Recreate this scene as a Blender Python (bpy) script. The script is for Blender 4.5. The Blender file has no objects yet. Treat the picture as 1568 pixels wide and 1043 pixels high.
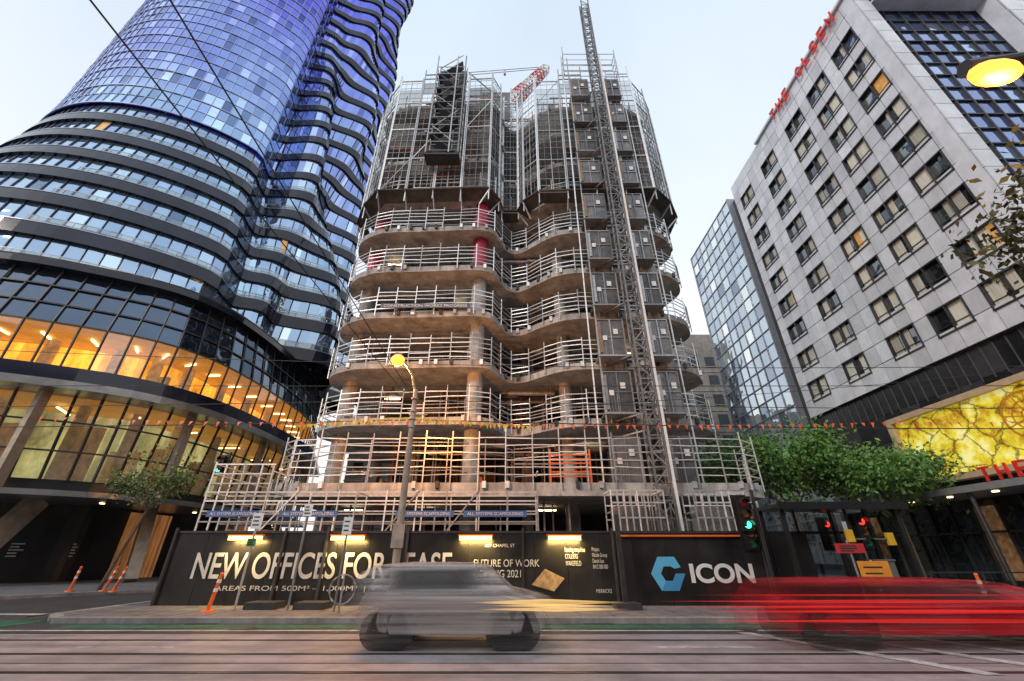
import bpy, math, random
from mathutils import Vector
random.seed(7)
rad=math.radians
scene=bpy.context.scene
RU=random.uniform

# ------------------------------------------------------------------ helpers
class MB:
    def __init__(s): s.v=[];s.f=[];s.r=[];s.m=[]
    def face(s,pts,r=None,m=0):
        n=len(s.v); s.v.extend([tuple(p) for p in pts]); s.f.append(tuple(range(n,n+len(pts))))
        s.r.append(random.random() if r is None else r); s.m.append(m)
    def hexa(s,c,r=None,m=0):
        n=len(s.v); s.v.extend([tuple(p) for p in c])
        rr=random.random() if r is None else r
        for q in ((0,3,2,1),(4,5,6,7),(0,1,5,4),(1,2,6,5),(2,3,7,6),(3,0,4,7)):
            s.f.append(tuple(n+i for i in q)); s.r.append(rr); s.m.append(m)
    def box(s,x0,x1,y0,y1,z0,z1,r=None,m=0):
        s.hexa([(x0,y0,z0),(x1,y0,z0),(x1,y1,z0),(x0,y1,z0),(x0,y0,z1),(x1,y0,z1),(x1,y1,z1),(x0,y1,z1)],r,m)
    def bar(s,p,q,w,h=None,m=0,r=None):
        p=Vector(p);q=Vector(q);d=q-p
        if d.length<1e-5:return
        d.normalize(); h=w if h is None else h
        up=Vector((0,0,1)) if abs(d.z)<.95 else Vector((0,1,0))
        a=d.cross(up).normalized(); b=a.cross(d).normalized()
        a=a*(w/2);b=b*(h/2)
        s.hexa([p-a-b,p+a-b,p+a+b,p-a+b,q-a-b,q+a-b,q+a+b,q-a+b],r,m)
    def cyl(s,p,q,r0,r1=None,n=12,m=0,caps=True):
        p=Vector(p);q=Vector(q);d=(q-p)
        if d.length<1e-5:return
        d.normalize(); r1=r0 if r1 is None else r1
        up=Vector((0,0,1)) if abs(d.z)<.9 else Vector((1,0,0))
        a=d.cross(up).normalized(); b=d.cross(a).normalized()
        k=len(s.v)
        for c,r in ((p,r0),(q,r1)):
            for i in range(n):
                t=2*math.pi*i/n; s.v.append(tuple(c+a*(r*math.cos(t))+b*(r*math.sin(t))))
        rr=random.random()
        for i in range(n):
            j=(i+1)%n
            s.f.append((k+i,k+j,k+n+j,k+n+i)); s.r.append(rr); s.m.append(m)
        if caps:
            s.f.append(tuple(k+i for i in range(n-1,-1,-1))); s.r.append(rr); s.m.append(m)
            s.f.append(tuple(k+n+i for i in range(n))); s.r.append(rr); s.m.append(m)
    def ball(s,c,rx,ry,rz,n=12,h=8,m=0):
        P=lambda i,j:(c[0]+rx*math.sin(math.pi*j/h)*math.cos(2*math.pi*i/n),c[1]+ry*math.sin(math.pi*j/h)*math.sin(2*math.pi*i/n),c[2]+rz*math.cos(math.pi*j/h))
        for i in range(n):
            for j in range(h): 
                if j==0: s.face([P(i,0),P(i,1),P(i+1,1)],.5,m)
                elif j==h-1: s.face([P(i,j),P(i,h),P(i+1,j)],.5,m)
                else: s.face([P(i,j),P(i,j+1),P(i+1,j+1),P(i+1,j)],.5,m)
    def prism(s,pts,z0,z1,m=0):
        n=len(pts);k=len(s.v)
        s.v.extend([(p[0],p[1],z0) for p in pts]); s.v.extend([(p[0],p[1],z1) for p in pts])
        for i in range(n):
            j=(i+1)%n; s.f.append((k+i,k+j,k+n+j,k+n+i)); s.r.append(.5); s.m.append(m)
        s.f.append(tuple(k+i for i in range(n-1,-1,-1))); s.r.append(.5); s.m.append(m)
        s.f.append(tuple(k+n+i for i in range(n))); s.r.append(.5); s.m.append(m)
    def done(s,name,mats,parent=None,smooth=False,bevel=0):
        me=bpy.data.meshes.new(name); me.from_pydata(s.v,[],s.f)
        if not isinstance(mats,(list,tuple)): mats=[mats]
        for m in mats: me.materials.append(m)
        me.polygons.foreach_set('material_index',s.m)
        at=me.attributes.new('rnd','FLOAT','FACE'); at.data.foreach_set('value',s.r)
        if smooth: me.polygons.foreach_set('use_smooth',[True]*len(s.f))
        me.update()
        o=bpy.data.objects.new(name,me); scene.collection.objects.link(o)
        if parent: o.parent=parent
        if bevel:
            b=o.modifiers.new('bev','BEVEL'); b.width=bevel; b.segments=3; b.limit_method='ANGLE'
        return o

def empty(name,loc=(0,0,0)):
    e=bpy.data.objects.new(name,None); e.location=loc; e.empty_display_size=.3
    scene.collection.objects.link(e); return e

def M(name,col,rough=.6,metal=0.,var=.2,scale=2.,bump=0.,rnd=0.,stretch=(1,1,1),emis=None,es=0.,alpha=1.,spec=.5,col2=None,dirt=0.,emtex=False):
    m=bpy.data.materials.new(name); m.use_nodes=True
    nt=m.node_tree; N=nt.nodes; L=nt.links; P=N['Principled BSDF']
    tc=N.new('ShaderNodeTexCoord'); mp=N.new('ShaderNodeMapping'); mp.inputs['Scale'].default_value=stretch
    L.new(tc.outputs['Object'],mp.inputs[0])
    nz=N.new('ShaderNodeTexNoise'); nz.inputs['Scale'].default_value=scale; nz.inputs['Detail'].default_value=8; nz.inputs['Roughness'].default_value=.65
    L.new(mp.outputs[0],nz.inputs['Vector'])
    cr=N.new('ShaderNodeValToRGB'); cr.color_ramp.elements[0].position=.3; cr.color_ramp.elements[1].position=.7
    c2=col2 if col2 else [min(1,c*(1+var)) for c in col]
    cr.color_ramp.elements[0].color=(*[c*(1-var) for c in col],1); cr.color_ramp.elements[1].color=(*c2,1)
    L.new(nz.outputs['Fac'],cr.inputs[0]); out=cr.outputs[0]
    if rnd:
        at=N.new('ShaderNodeAttribute'); at.attribute_name='rnd'
        mr=N.new('ShaderNodeMapRange'); mr.inputs[3].default_value=1-rnd; mr.inputs[4].default_value=1+rnd
        L.new(at.outputs['Fac'],mr.inputs[0])
        vm=N.new('ShaderNodeVectorMath'); vm.operation='SCALE'; L.new(out,vm.inputs[0]); L.new(mr.outputs[0],vm.inputs['Scale']); out=vm.outputs[0]
    if dirt:
        n2=N.new('ShaderNodeTexNoise'); n2.inputs['Scale'].default_value=.6; n2.inputs['Detail'].default_value=10; n2.inputs['Roughness'].default_value=.75
        m2=N.new('ShaderNodeMapping'); m2.inputs['Scale'].default_value=(1.5,1.5,.5); L.new(tc.outputs['Object'],m2.inputs[0]); L.new(m2.outputs[0],n2.inputs['Vector'])
        mr=N.new('ShaderNodeMapRange'); mr.inputs[1].default_value=.38; mr.inputs[2].default_value=.6; mr.inputs[3].default_value=1-dirt; mr.inputs[4].default_value=1.
        L.new(n2.outputs['Fac'],mr.inputs[0])
        vm=N.new('ShaderNodeVectorMath'); vm.operation='SCALE'; L.new(out,vm.inputs[0]); L.new(mr.outputs[0],vm.inputs['Scale']); out=vm.outputs[0]
    L.new(out,P.inputs['Base Color'])
    P.inputs['Roughness'].default_value=rough; P.inputs['Metallic'].default_value=metal
    P.inputs['Specular IOR Level'].default_value=spec
    if emis or emtex:
        if emtex: L.new(out,P.inputs['Emission Color'])
        else: P.inputs['Emission Color'].default_value=(*emis,1)
        P.inputs['Emission Strength'].default_value=es
    if alpha<1: P.inputs['Alpha'].default_value=alpha
    if bump:
        b=N.new('ShaderNodeBump'); b.inputs['Strength'].default_value=bump; b.inputs['Distance'].default_value=.05
        L.new(nz.outputs['Fac'],b.inputs['Height']); L.new(b.outputs[0],P.inputs['Normal'])
    return m

def text(s,x0,x1,z0,z1,y,mat,name,parent,axis='front',depth=.02,bold=.0):
    cu=bpy.data.curves.new(name,'FONT'); cu.body=s; cu.extrude=.01; cu.offset=bold
    to=bpy.data.objects.new(name,cu); scene.collection.objects.link(to)
    bpy.context.view_layer.update()
    me=bpy.data.meshes.new_from_object(to); bpy.data.objects.remove(to)
    xs=[v.co.x for v in me.vertices]; ys=[v.co.y for v in me.vertices]
    a,b,c,d=min(xs),max(xs),min(ys),max(ys)
    for v in me.vertices:
        u=x0+(v.co.x-a)/(b-a)*(x1-x0); w=z0+(v.co.y-c)/(d-c)*(z1-z0); t=v.co.z/.02*depth
        v.co=(u,y-t,w) if axis=='front' else (y-t,u,w)
    me.materials.clear(); me.materials.append(mat)
    o=bpy.data.objects.new(name,me); scene.collection.objects.link(o); o.parent=parent; return o

def catmull(P,n=6):
    out=[]
    for i in range(len(P)-1):
        p0=P[max(0,i-1)];p1=P[i];p2=P[i+1];p3=P[min(len(P)-1,i+2)]
        for k in range(n):
            t=k/n
            out.append(tuple(.5*((2*p1[j])+(-p0[j]+p2[j])*t+(2*p0[j]-5*p1[j]+4*p2[j]-p3[j])*t*t+(-p0[j]+3*p1[j]-3*p2[j]+p3[j])*t**3) for j in (0,1)))
    out.append(tuple(P[-1])); return out
def resample(P,step):
    P=[Vector((p[0],p[1])) for p in P]
    tot=sum((P[i+1]-P[i]).length for i in range(len(P)-1)); n=max(1,round(tot/step)); st=tot/n
    out=[P[0].copy()];acc=0;target=st
    for i in range(len(P)-1):
        l=(P[i+1]-P[i]).length
        while acc+l>=target-1e-6 and len(out)<=n:
            out.append(P[i].lerp(P[i+1],max(0,min(1,(target-acc)/l)))); target+=st
        acc+=l
    return [(p.x,p.y) for p in out]
def offset(P,d):
    out=[]
    for i,p in enumerate(P):
        a=P[max(0,i-1)];b=P[min(len(P)-1,i+1)]
        t=Vector((b[0]-a[0],b[1]-a[1])).normalized()
        out.append((p[0]-t.y*d,p[1]+t.x*d))
    return out

# ------------------------------------------------------------------ materials
concrete=M('concrete',(.44,.43,.415),.85,var=.30,scale=1.5,bump=.3,dirt=.5)
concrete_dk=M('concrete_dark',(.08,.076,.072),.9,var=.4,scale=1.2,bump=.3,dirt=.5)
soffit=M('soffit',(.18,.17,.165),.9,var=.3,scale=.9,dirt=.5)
galv=M('galvanised',(.62,.63,.64),.4,metal=.5,var=.25,scale=5,rnd=.5)
galvd=M('galvanised_weathered',(.32,.32,.33),.45,metal=.5,var=.3,scale=5,rnd=.5)
steel_dk=M('dark_steel',(.05,.05,.055),.5,metal=.4,var=.3,scale=4,rnd=.3)
black=M('black_panel',(.014,.014,.015),.35,var=.3,scale=1)
redwrap=M('red_wrap',(.48,.02,.07),.5,var=.3,scale=4,dirt=.4)
white=M('white_paint',(.72,.72,.71),.5,var=.1,scale=3)
whitetx=M('white_lettering',(.62,.62,.6),.5,var=.15,scale=3,dirt=.3)
orange=M('orange_plastic',(.75,.14,.02),.45,var=.15)
timber=M('timber',(.28,.16,.08),.7,var=.3,scale=3)
blue_sheet=M('blue_sheet',(.05,.12,.35),.5,var=.2)
wire=M('wire',(.02,.02,.02),.6)

# ------------------------------------------------------------------ world / light / camera
w=bpy.data.worlds.new('World'); scene.world=w; w.use_nodes=True
N=w.node_tree.nodes; L=w.node_tree.links; bg=N['Background']
sky=N.new('ShaderNodeTexSky'); sky.sky_type='NISHITA'; sky.sun_disc=False
sky.dust_density=2.; sky.air_density=1.2
tc=N.new('ShaderNodeTexCoord'); sx=N.new('ShaderNodeSeparateXYZ'); L.new(tc.outputs['Generated'],sx.inputs[0])
mr=N.new('ShaderNodeMapRange'); mr.inputs[1].default_value=.35; mr.inputs[2].default_value=1.; mr.inputs[3].default_value=.98; mr.inputs[4].default_value=.74
L.new(sx.outputs['Z'],mr.inputs[0])
nz=N.new('ShaderNodeTexNoise'); nz.inputs['Scale'].default_value=1.3; nz.inputs['Detail'].default_value=6
L.new(tc.outputs['Generated'],nz.inputs['Vector'])
md=N.new('ShaderNodeMath'); md.operation='MULTIPLY_ADD'; md.inputs[1].default_value=.5; md.inputs[2].default_value=-.23
L.new(nz.outputs['Fac'],md.inputs[0]); ad=N.new('ShaderNodeMath'); ad.operation='ADD'; ad.use_clamp=True
L.new(mr.outputs[0],ad.inputs[0]); L.new(md.outputs[0],ad.inputs[1])
hz=N.new('ShaderNodeMixRGB'); L.new(sx.outputs['Z'],hz.inputs[0]); hz.inputs[1].default_value=(9.6,9.1,8.9,1); hz.inputs[2].default_value=(8.0,9.5,11.0,1)
mx=N.new('ShaderNodeMixRGB'); L.new(ad.outputs[0],mx.inputs[0]); L.new(sky.outputs[0],mx.inputs[1]); L.new(hz.outputs[0],mx.inputs[2])
L.new(mx.outputs[0],bg.inputs[0]); bg.inputs[1].default_value=.115
sl=bpy.data.lights.new('sun','SUN'); sl.energy=1.5; sl.angle=rad(12); sl.color=(1,.90,.80)
so=bpy.data.objects.new('sun',sl); scene.collection.objects.link(so)
el,az=rad(28),rad(222)
d=Vector((math.sin(az)*math.cos(el),math.cos(az)*math.cos(el),math.sin(el)))
so.rotation_euler=d.to_track_quat('Z','Y').to_euler(); sky.sun_elevation=el; sky.sun_rotation=az
cd=bpy.data.cameras.new('camera'); cam=bpy.data.objects.new('camera',cd); scene.collection.objects.link(cam)
cam.location=(0,0,1.7); cam.rotation_euler=(rad(90+27.7),0,0); cd.sensor_width=36; cd.lens=14.35; cd.clip_end=2000; cd.clip_start=.1
scene.camera=cam
scene.view_settings.view_transform='Standard'

# ------------------------------------------------------------------ ground, road
asphalt=M('asphalt',(.06,.058,.062),.55,var=.4,scale=6,bump=.25,dirt=.35)
tramcon=M('tram_lane_concrete',(.40,.365,.38),.45,var=.35,scale=1.5,bump=.15,stretch=(.15,1.6,1),dirt=.35)
paving=M('bluestone',(.17,.165,.17),.75,var=.3,scale=3,bump=.2,dirt=.3)
kerbm=M('kerb_stone',(.3,.29,.28),.8,var=.2,scale=4,dirt=.4)
green=M('green_lane',(.04,.17,.10),.7,var=.4,scale=5,dirt=.6)
paint=M('road_paint',(.62,.62,.6),.6,var=.3,scale=8,dirt=.5)
railm=M('rail_steel',(.06,.055,.05),.3,metal=.7,var=.3)
b=MB(); b.face([(-600,-300,0),(600,-300,0),(600,900,0),(-600,900,0)]); b.done('ground',asphalt)
b=MB(); b.box(-120,120,5.4,12.0,-.05,.004)
b.done('road',tramcon)
rk=empty('tram_tracks')
b=MB()
for y in (6.9,8.35,9.75,11.2):
    b.box(-120,120,y-.035,y+.035,.0,.012); b.box(-120,120,y+.08,y+.10,.0,.009)
b.done('rails',railm,rk)
b=MB()
for y in (9.03,): b.box(-120,120,y-.025,y+.025,0,.0085)
b.done('joints',asphalt,rk)
mk=empty('road_markings')
b=MB(); b.box(-120,-13.5,13.2,14.4,0,.006); b.box(-12,60,12.9,13.5,0,.006); b.done('green_strip',green,mk)
b=MB()
b.box(-120,120,12.5,12.62,0,.007)
for i in range(-8,9): b.box(i*6+3,i*6+5,10.4,10.5,0,.0085)
for k in range(5):
    x=7.5+k*1.6; b.face([(x,8.2,.013),(x+.35,8.2,.013),(x-2.0+.35,12.2,.013),(x-2.0,12.2,.013)])
b.box(16,16.3,13,30,0,.007); b.box(-19,-13.5,15.6,15.9,0,.007)
b.done('lines',paint,mk)
def path(name,pts,z=.12):
    e=empty(name); b=MB(); b.prism(pts,-.05,z); b.done('surface',paving,e)
    k=MB()
    for i in range(len(pts)):
        p=pts[i];q=pts[(i+1)%len(pts)]
        k.bar((p[0],p[1],.065),(q[0],q[1],.065),.3,.134)
    k.done('kerb',kerbm,e)
path('footpath',[(-12.9,13.9),(15,13.9),(15.8,14.8),(16,60),(-14,60),(-13.8,14.8)])
path('footpath.001',[(24.5,14.8),(25.5,13.9),(120,13.9),(120,120),(24,120)])
path('footpath.002',[(-120,15.5),(-30,16),(-23,19.5),(-18.3,25),(-17,34),(-17.5,62),(-120,62)])
path('footpath.003',[(-120,-30),(120,-30),(120,4.6),(-120,4.6)])
b=MB()
for i in range(-14,17): b.box(i-.008,i+.008,14.1,17.0,.1,.1235)
b.box(-12.8,15,15.4,15.42,.1,.1237)
b.done('paving_joints',concrete_dk)
b=MB()
for (x,y) in ((-7,12.9),(6,12.75)): b.cyl((x,y,.0),(x,y,.014),.3,n=20)
for x in (-9,2,10): b.box(x,x+.8,13.52,13.72,0,.012)
b.done('service_covers',steel_dk)

# ------------------------------------------------------------------ construction building
cb=empty('construction_building')
front=[(-11.0,31),(-11.5,28.5),(-11.1,26.5),(-11.7,24.8),(-11.1,23.2),(-9.8,22.3),(-8.6,22.0),(-6,21.9),(-3.4,21.75),(-2.2,21.75),(-1.3,22.1),(-0.8,23.2),(-0.2,24.2),(0.7,24.2),(1.8,23.3),(3,22.4),(4.5,22.05),(6.5,22.1),(8.5,22.0),(10,22.2),(11.3,23.0),(12.1,24.6),(11.5,26.8),(12.2,28.8),(11.4,31)]
fr=catmull(front,5)
back=[(11.6,36),(11.2,42),(-11,42),(-11.3,36)]
zs=[8.4,11.8,15.25,18.8,22.3,25.8,29.3,32.8,36.3]
b=MB(); s2=MB()
for z in zs:
    b.prism(fr+back,z-.42,z)
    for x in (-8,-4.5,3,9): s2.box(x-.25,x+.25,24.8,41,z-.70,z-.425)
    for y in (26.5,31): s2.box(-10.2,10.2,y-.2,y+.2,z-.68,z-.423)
deck=[(-12.0,40),(-12.2,24),(-11.6,21.2),(-10.6,20.5),(0,20.35),(11.2,20.5),(12.4,21.3),(12.8,24),(12.6,40)]
b.prism(deck,4.15,4.75)
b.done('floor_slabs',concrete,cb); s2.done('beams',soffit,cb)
c=MB(); cr_=MB()
lv=[.12,4.75]+zs
for i,z in enumerate(lv[:-1]):
    top=lv[i+1]-.40
    for (x,y,r) in ((-2.25,23.0,.48),(-10.3,24.4,.45),(3.4,24.6,.4),(10.3,24.6,.42),(-6.5,27.5,.4),(-10,31,.4),(10,31,.4),(1,28,.35),(6.8,27.8,.4)):
        if i>=5 and i<=6 and y<25 and x<0: cr_.cyl((x,y,z),(x,y,top),r+.05,n=20)
        else: 
            c.cyl((x,y,z),(x,y,top),r,n=20)
            if random.random()<.5: c.cyl((x,y,z+1.2),(x,y,z+1.26),r+.03,n=20)
c.done('columns',concrete,cb); cr_.done('wrapped_columns',redwrap,cb)
c=MB()
c.box(-5,-1.2,30,37,.1,40.5); c.box(2.5,7,31,37,.1,39.5); c.box(-11,11,38,38.4,.1,36)  # full-width back wall is added to keep the sky from showing through
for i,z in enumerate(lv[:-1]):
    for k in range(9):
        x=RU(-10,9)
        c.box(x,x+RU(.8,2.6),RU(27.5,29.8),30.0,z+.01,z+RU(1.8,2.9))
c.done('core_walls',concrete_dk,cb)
g=MB()
def rail(g,pts,z,hs,posth,step=1.25,t=.045,m=0):
    P=resample(pts,step)
    for i,p in enumerate(P):
        g.bar((p[0],p[1],z-.3),(p[0],p[1],z+posth+RU(-.1,.12)),t*1.15,m=m)
        if i<len(P)-1:
            q=P[i+1]
            for h in hs:
                if random.random()<.04: continue
                g.bar((p[0],p[1],z+h+RU(-.04,.04)),(q[0],q[1],z+h+RU(-.04,.04)),t,m=m)
ro=offset(fr,-.12)
for i,z in enumerate(zs[:6]):
    rail(g,ro,z,(.2,.5,.85,1.15,1.45) if i<5 else (.3,.7,1.1),1.75)
dk=offset(deck[1:-1],-.1)
rail(g,dk,4.75,(.35,.7,1.05,1.4,1.75,2.1),2.45,1.3)
rail(g,resample([(-11.5,24),(-9.9,22.6),(-2,22.2),(0,24.4),(2,23.5),(4,22.6)],1.3),4.75,(.9,1.9,2.4),2.6,2.2,m=1)
ri=offset(fr,1.0)
for z in zs[:5]:
    rail(g,resample(ri,2.5),z,(.6,1.1),1.3,2.5,.04,m=1)
g.done('edge_rails',[galv,galvd],cb)
p=MB()
for i,z in enumerate(lv[1:7]):
    top=([4.75]+zs)[i+1]-.4
    for k in range(40):
        x=RU(-10.5,11); y=RU(24.6,30)
        p.cyl((x,y,z),(x,y,top),.045,n=6,m=random.choice([0,0,1]))
    for k in range(7):
        x=RU(-10,8); y=RU(25,29); zz=RU(z+1.8,top-.2)
        p.bar((x,y,zz),(x+RU(1.5,4.5),y,zz),.09)
    for k in range(3):
        x=RU(-10,6); y=RU(24.5,28); p.cyl((x,y,top-.45),(x+RU(2,5),y,top-.45),.14,n=10)
p.done('formwork_props',[galvd,M('prop_red',(.3,.06,.03),.6)],cb)
mm=[timber,blue_sheet,orange,concrete,white,steel_dk]
s=MB()
for i,z in enumerate(lv[1:7]):
    for k in range(30):
        x=RU(-10.2,10.2); y=RU(23.6,27.5)
        if -1.5<x<2: y+=1.6
        hx=RU(.3,1.1); s.box(x,x+hx,y,y+RU(.3,.8),z+.01,z+RU(.25,1.1),m=random.choice([0,0,1,2,3,3,4,5,5]))
    for k in range(4):
        x=RU(-10,7)
        for j in range(6): s.bar((x,24.4+j*.12 if not -1.5<x<2 else 26,z+.1+.05*j),(x+3,24.4+j*.12 if not -1.5<x<2 else 26,z+.1+.05*j),.05,m=5)
for k in range(6): s.bar((2.0,22.0,5.3+k*.22),(4.1,22.0,5.3+k*.22),.07,m=2)
for x in (2,4.1): s.bar((x,22,4.8),(x,22,6.7),.09,m=2)
s.done('stacked_materials',mm,cb)
s=MB()
for z in zs+[4.75]:
    line=resample(fr,.9) if z!=4.75 else resample(deck[1:-1],1.1)
    for i,q in enumerate(line):
        if random.random()<.6: s.box(q[0]-.09,q[0]+.09,q[1]-.16,q[1]+.05,z-.26,z+.05,m=random.choice([0,0,1]))
s.done('edge_brackets',[galv,steel_dk],cb)
s=MB(); s.box(-8.2,-2.6,21.52,21.56,15.3,15.62); s.done('level_banner',M('banner_grey',(.07,.08,.12),.5),cb)
text('CONSTRUCTION WORKS PROGRESS',-8.0,-2.8,15.37,15.55,21.515,white,'level_banner_text',cb,depth=.005)
s=MB()
for (x,y,z) in ((-8,26,10.9),(5,26,7.5),(-4,25.5,17.9),(8,26,14.3),(-9,25,21.4),(-5,25.6,3.9),(2,25,3.9),(-9,25,3.9)): s.box(x-.5,x+.5,y-.06,y+.06,z,z+.07)
s.done('site_lights',M('site_light',(1,.8,.5),.5,emis=(1,.75,.4),es=8),cb)

# ---- perimeter protection screens
def screenmat():
    m=M('screen_mesh',(.11,.105,.10),.7,var=.5,scale=1.2,rnd=.45,dirt=.3)
    nt=m.node_tree; N=nt.nodes; L=nt.links; P=N['Principled BSDF']
    at=N.new('ShaderNodeAttribute'); at.attribute_name='rnd'
    mr=N.new('ShaderNodeMapRange'); mr.inputs[3].default_value=.10; mr.inputs[4].default_value=.72
    L.new(at.outputs['Fac'],mr.inputs[0]); L.new(mr.outputs[0],P.inputs['Alpha']); return m
smesh=screenmat()
sp=[(-12.6,34),(-12.5,25),(-11.3,23.0),(-9.9,21.6),(-1.7,21.3),(-1.0,22.5),(-0.8,23.6),(0.5,23.6),(0.9,22.6),(2.0,21.6),(10.5,21.4),(12.0,22.7),(13.0,24.2),(13.3,34)]
e=empty('perimeter_screens'); f=MB(); q=MB(); sk=MB()
z0,z1=25.5,39.2
for i in range(len(sp)-1):
    a=Vector(sp[i]);c_=Vector(sp[i+1]); l=(c_-a).length; n=max(1,round(l/1.9))
    nrm=Vector(((c_-a).y,-(c_-a).x)).normalized()
    for k in range(n):
        A=a.lerp(c_,k/n);B=a.lerp(c_,(k+1)/n); tt=(B-A).normalized()
        zt=z1+random.choice([0,0,.25,-.3,.9])
        zz0=z0+RU(-.2,.2)
        A2=A+tt*.06;B2=B-tt*.06
        for P_ in (A2,B2): f.bar((P_.x,P_.y,zz0),(P_.x,P_.y,zt+RU(.2,1.2)),.085)
        m_=(A2+B2)/2
        f.bar((m_.x,m_.y,zz0),(m_.x,m_.y,zt),.045,m=1)
        for r_ in (.25,.75):
            m2=A2.lerp(B2,r_)
            f.bar((m2.x,m2.y,zz0),(m2.x,m2.y,zt),.022,m=1)
        zr=zz0; j=0
        while zr<zt+.01:
            f.bar((A2.x,A2.y,zr),(B2.x,B2.y,zr),.08 if j%5==0 else .028,m=0 if j%5==0 else 1)
            zr+=.7; j+=1
        f.bar((A2.x,A2.y,zt),(B2.x,B2.y,zt),.08)
        if random.random()<.35:
            zb=zz0+3.5*random.randint(0,3); f.bar((A2.x,A2.y,zb),(B2.x,B2.y,min(zt,zb+3.4)),.05)
        I=nrm*-.04
        hgt=(zt-1.2-zz0)/8
        for j in range(8):
            if random.random()<.18: continue
            za=zz0+j*hgt; zb=za+hgt-.03
            q.face([(A2.x+I.x,A2.y+I.y,za),(B2.x+I.x,B2.y+I.y,za),(B2.x+I.x,B2.y+I.y,zb),(A2.x+I.x,A2.y+I.y,zb)])
        ins=nrm*-.8
        sk.face([(A.x+nrm.x*.1,A.y+nrm.y*.1,z0-.05),(B.x+nrm.x*.1,B.y+nrm.y*.1,z0-.05),(B.x+ins.x,B.y+ins.y,z0-.42),(A.x+ins.x,A.y+ins.y,z0-.42)])
        sk.bar((A.x+nrm.x*.12,A.y+nrm.y*.12,z0-.03),(B.x+nrm.x*.12,B.y+nrm.y*.12,z0-.03),.1,.12)
        f.bar((A.x+nrm.x*.1,A.y+nrm.y*.1,z0-.1),(A.x-nrm.x*.8,A.y-nrm.y*.8,z0-1.2),.08)
        f.bar((A.x,A.y,z0),(A.x,A.y,z0-RU(.7,1.3)),.07)
f.done('frames',[galv,galvd],e); q.done('mesh_panels',smesh,e); sk.done('base_platforms',concrete_dk,e)
s=MB()
for z in zs[5:]:
    for k in range(40):
        x=RU(-10,11); y=RU(22.6,24.5)+ (1.8 if -1.6<x<2 else 0)
        s.bar((x,y,z),(x,y,z+3.05),.07,m=random.choice([0,0,1,2]))
    for k in range(14):
        x=RU(-10,8); zz=z+RU(.4,3); s.bar((x,22.7 if not -3.5<x<2 else 25,zz),(x+RU(1,3),22.7 if not -3.5<x<2 else 25,zz),.1,m=random.choice([0,1,2]))
    for k in range(8):
        x=RU(-10,9); y=23.2 if not -2.5<x<2 else 25.5; s.box(x,x+RU(.5,1.6),y,y+.1,z,z+RU(.8,2.4),m=random.choice([0,1,3,3]))
s.done('inner_scaffold',[galvd,timber,orange,white],e)
s=MB(); s.box(-3.0,-.2,25,25.2,38.9,43.3,m=1); s.box(-8,-7.6,24.5,27,38,41.5,m=0)
for x in (-3.1,-.1,-8,-5.5): s.bar((x,25,37),(x,25,44),.12)
s.done('jump_form',[galv,M('form_grey',(.16,.17,.18),.5,dirt=.4)],e)
text('2IC',-2.7,-1.2,42.1,42.9,24.98,white,'jump_form_lettering',e)
text('BASE',-2.7,-.5,40.9,41.8,24.98,white,'jump_form_lettering_b',e)

# ---- stair tower
e=empty('scaffold_stair_tower'); s=MB(); k_=MB()
X0,X1,Y0,Y1=-6.4,-4.0,20.2,21.2
for x in (X0,(X0+X1)/2+.5,X1):
    for y in (Y0,Y1): s.bar((x,y,28.0),(x,y,40.6),.09)
z=28.2;j=0
while z<39.2:
    for y in (Y0,Y1): s.bar((X0,y,z),(X1,y,z),.06); s.bar((X0,y,z+1),(X1,y,z+1),.05)
    for x in (X0,X1): s.bar((x,Y0,z),(x,Y1,z),.06); s.bar((x,Y0,z+1),(x,Y1,z+1),.05)
    a,c_=((X0+.3,X1-.3) if j%2 else (X1-.3,X0+.3))
    k_.bar((a,Y0+.4,z),(c_,Y0+.4,z+1.95),.7,.1,m=0); s.bar((a,Y0+.05,z+.9),(c_,Y0+.05,z+2.85),.05)
    k_.box(min(a,c_)-.2,min(a,c_)+.2,Y0+.1,Y1-.1,z,z+.05)
    z+=1.95;j+=1
k_.box(X0,X1,Y1+.02,Y1+.06,28.2,40.2,m=0); k_.box(X0-.1,X1+.1,Y0,Y1,27.8,27.95)
s.done('frame',galvd,e); k_.done('flights',[steel_dk,smesh],e)

# ---- hoist
e=empty('construction_hoist'); s=MB()
mx0,my0,ms=6.72,19.9,.68
for x in (mx0,mx0+ms):
    for y in (my0,my0+ms): s.bar((x,y,2.3),(x,y,50.2),.085,m=1)
z=2.4;j=0
while z<49.4:
    A=[(mx0,my0),(mx0+ms,my0),(mx0+ms,my0+ms),(mx0,my0+ms)]
    for i in range(4):
        p_=A[i];r_=A[(i+1)%4]
        s.bar((*p_,z),(*r_,z),.05,m=1)
        if j%2: s.bar((*p_,z),(*r_,z+.75),.045,m=1)
        else: s.bar((*r_,z),(*p_,z+.75),.045,m=1)
    z+=.75;j+=1
s.bar((mx0+ms+.14,my0-.05,2.4),(mx0+ms+.14,my0-.05,40),.11,m=0)
for z in [7.5]+zs:
    s.bar((mx0,my0+ms,z-.2),(5.6,22.1,z-.2),.08,m=1); s.bar((mx0+ms,my0+ms,z-.2),(8.6,22.1,z-.2),.08,m=1)
s.done('mast',[white,M('mast_grey',(.22,.22,.225),.45,metal=.5,var=.3,scale=4,rnd=.5)],e)
hp=MB()
for x,y in ((4.55,21.2),(5.0,21.1),(9.5,21.2),(7.8,21.2)): hp.bar((x,y,4.8),(x,y,42.0),.07)
for x in (4.55,7.0,9.2): 
    for y in (20.6,21.5): hp.bar((x,y,38.5),(x,y,42.4+RU(-.4,.8)),.07)
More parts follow.
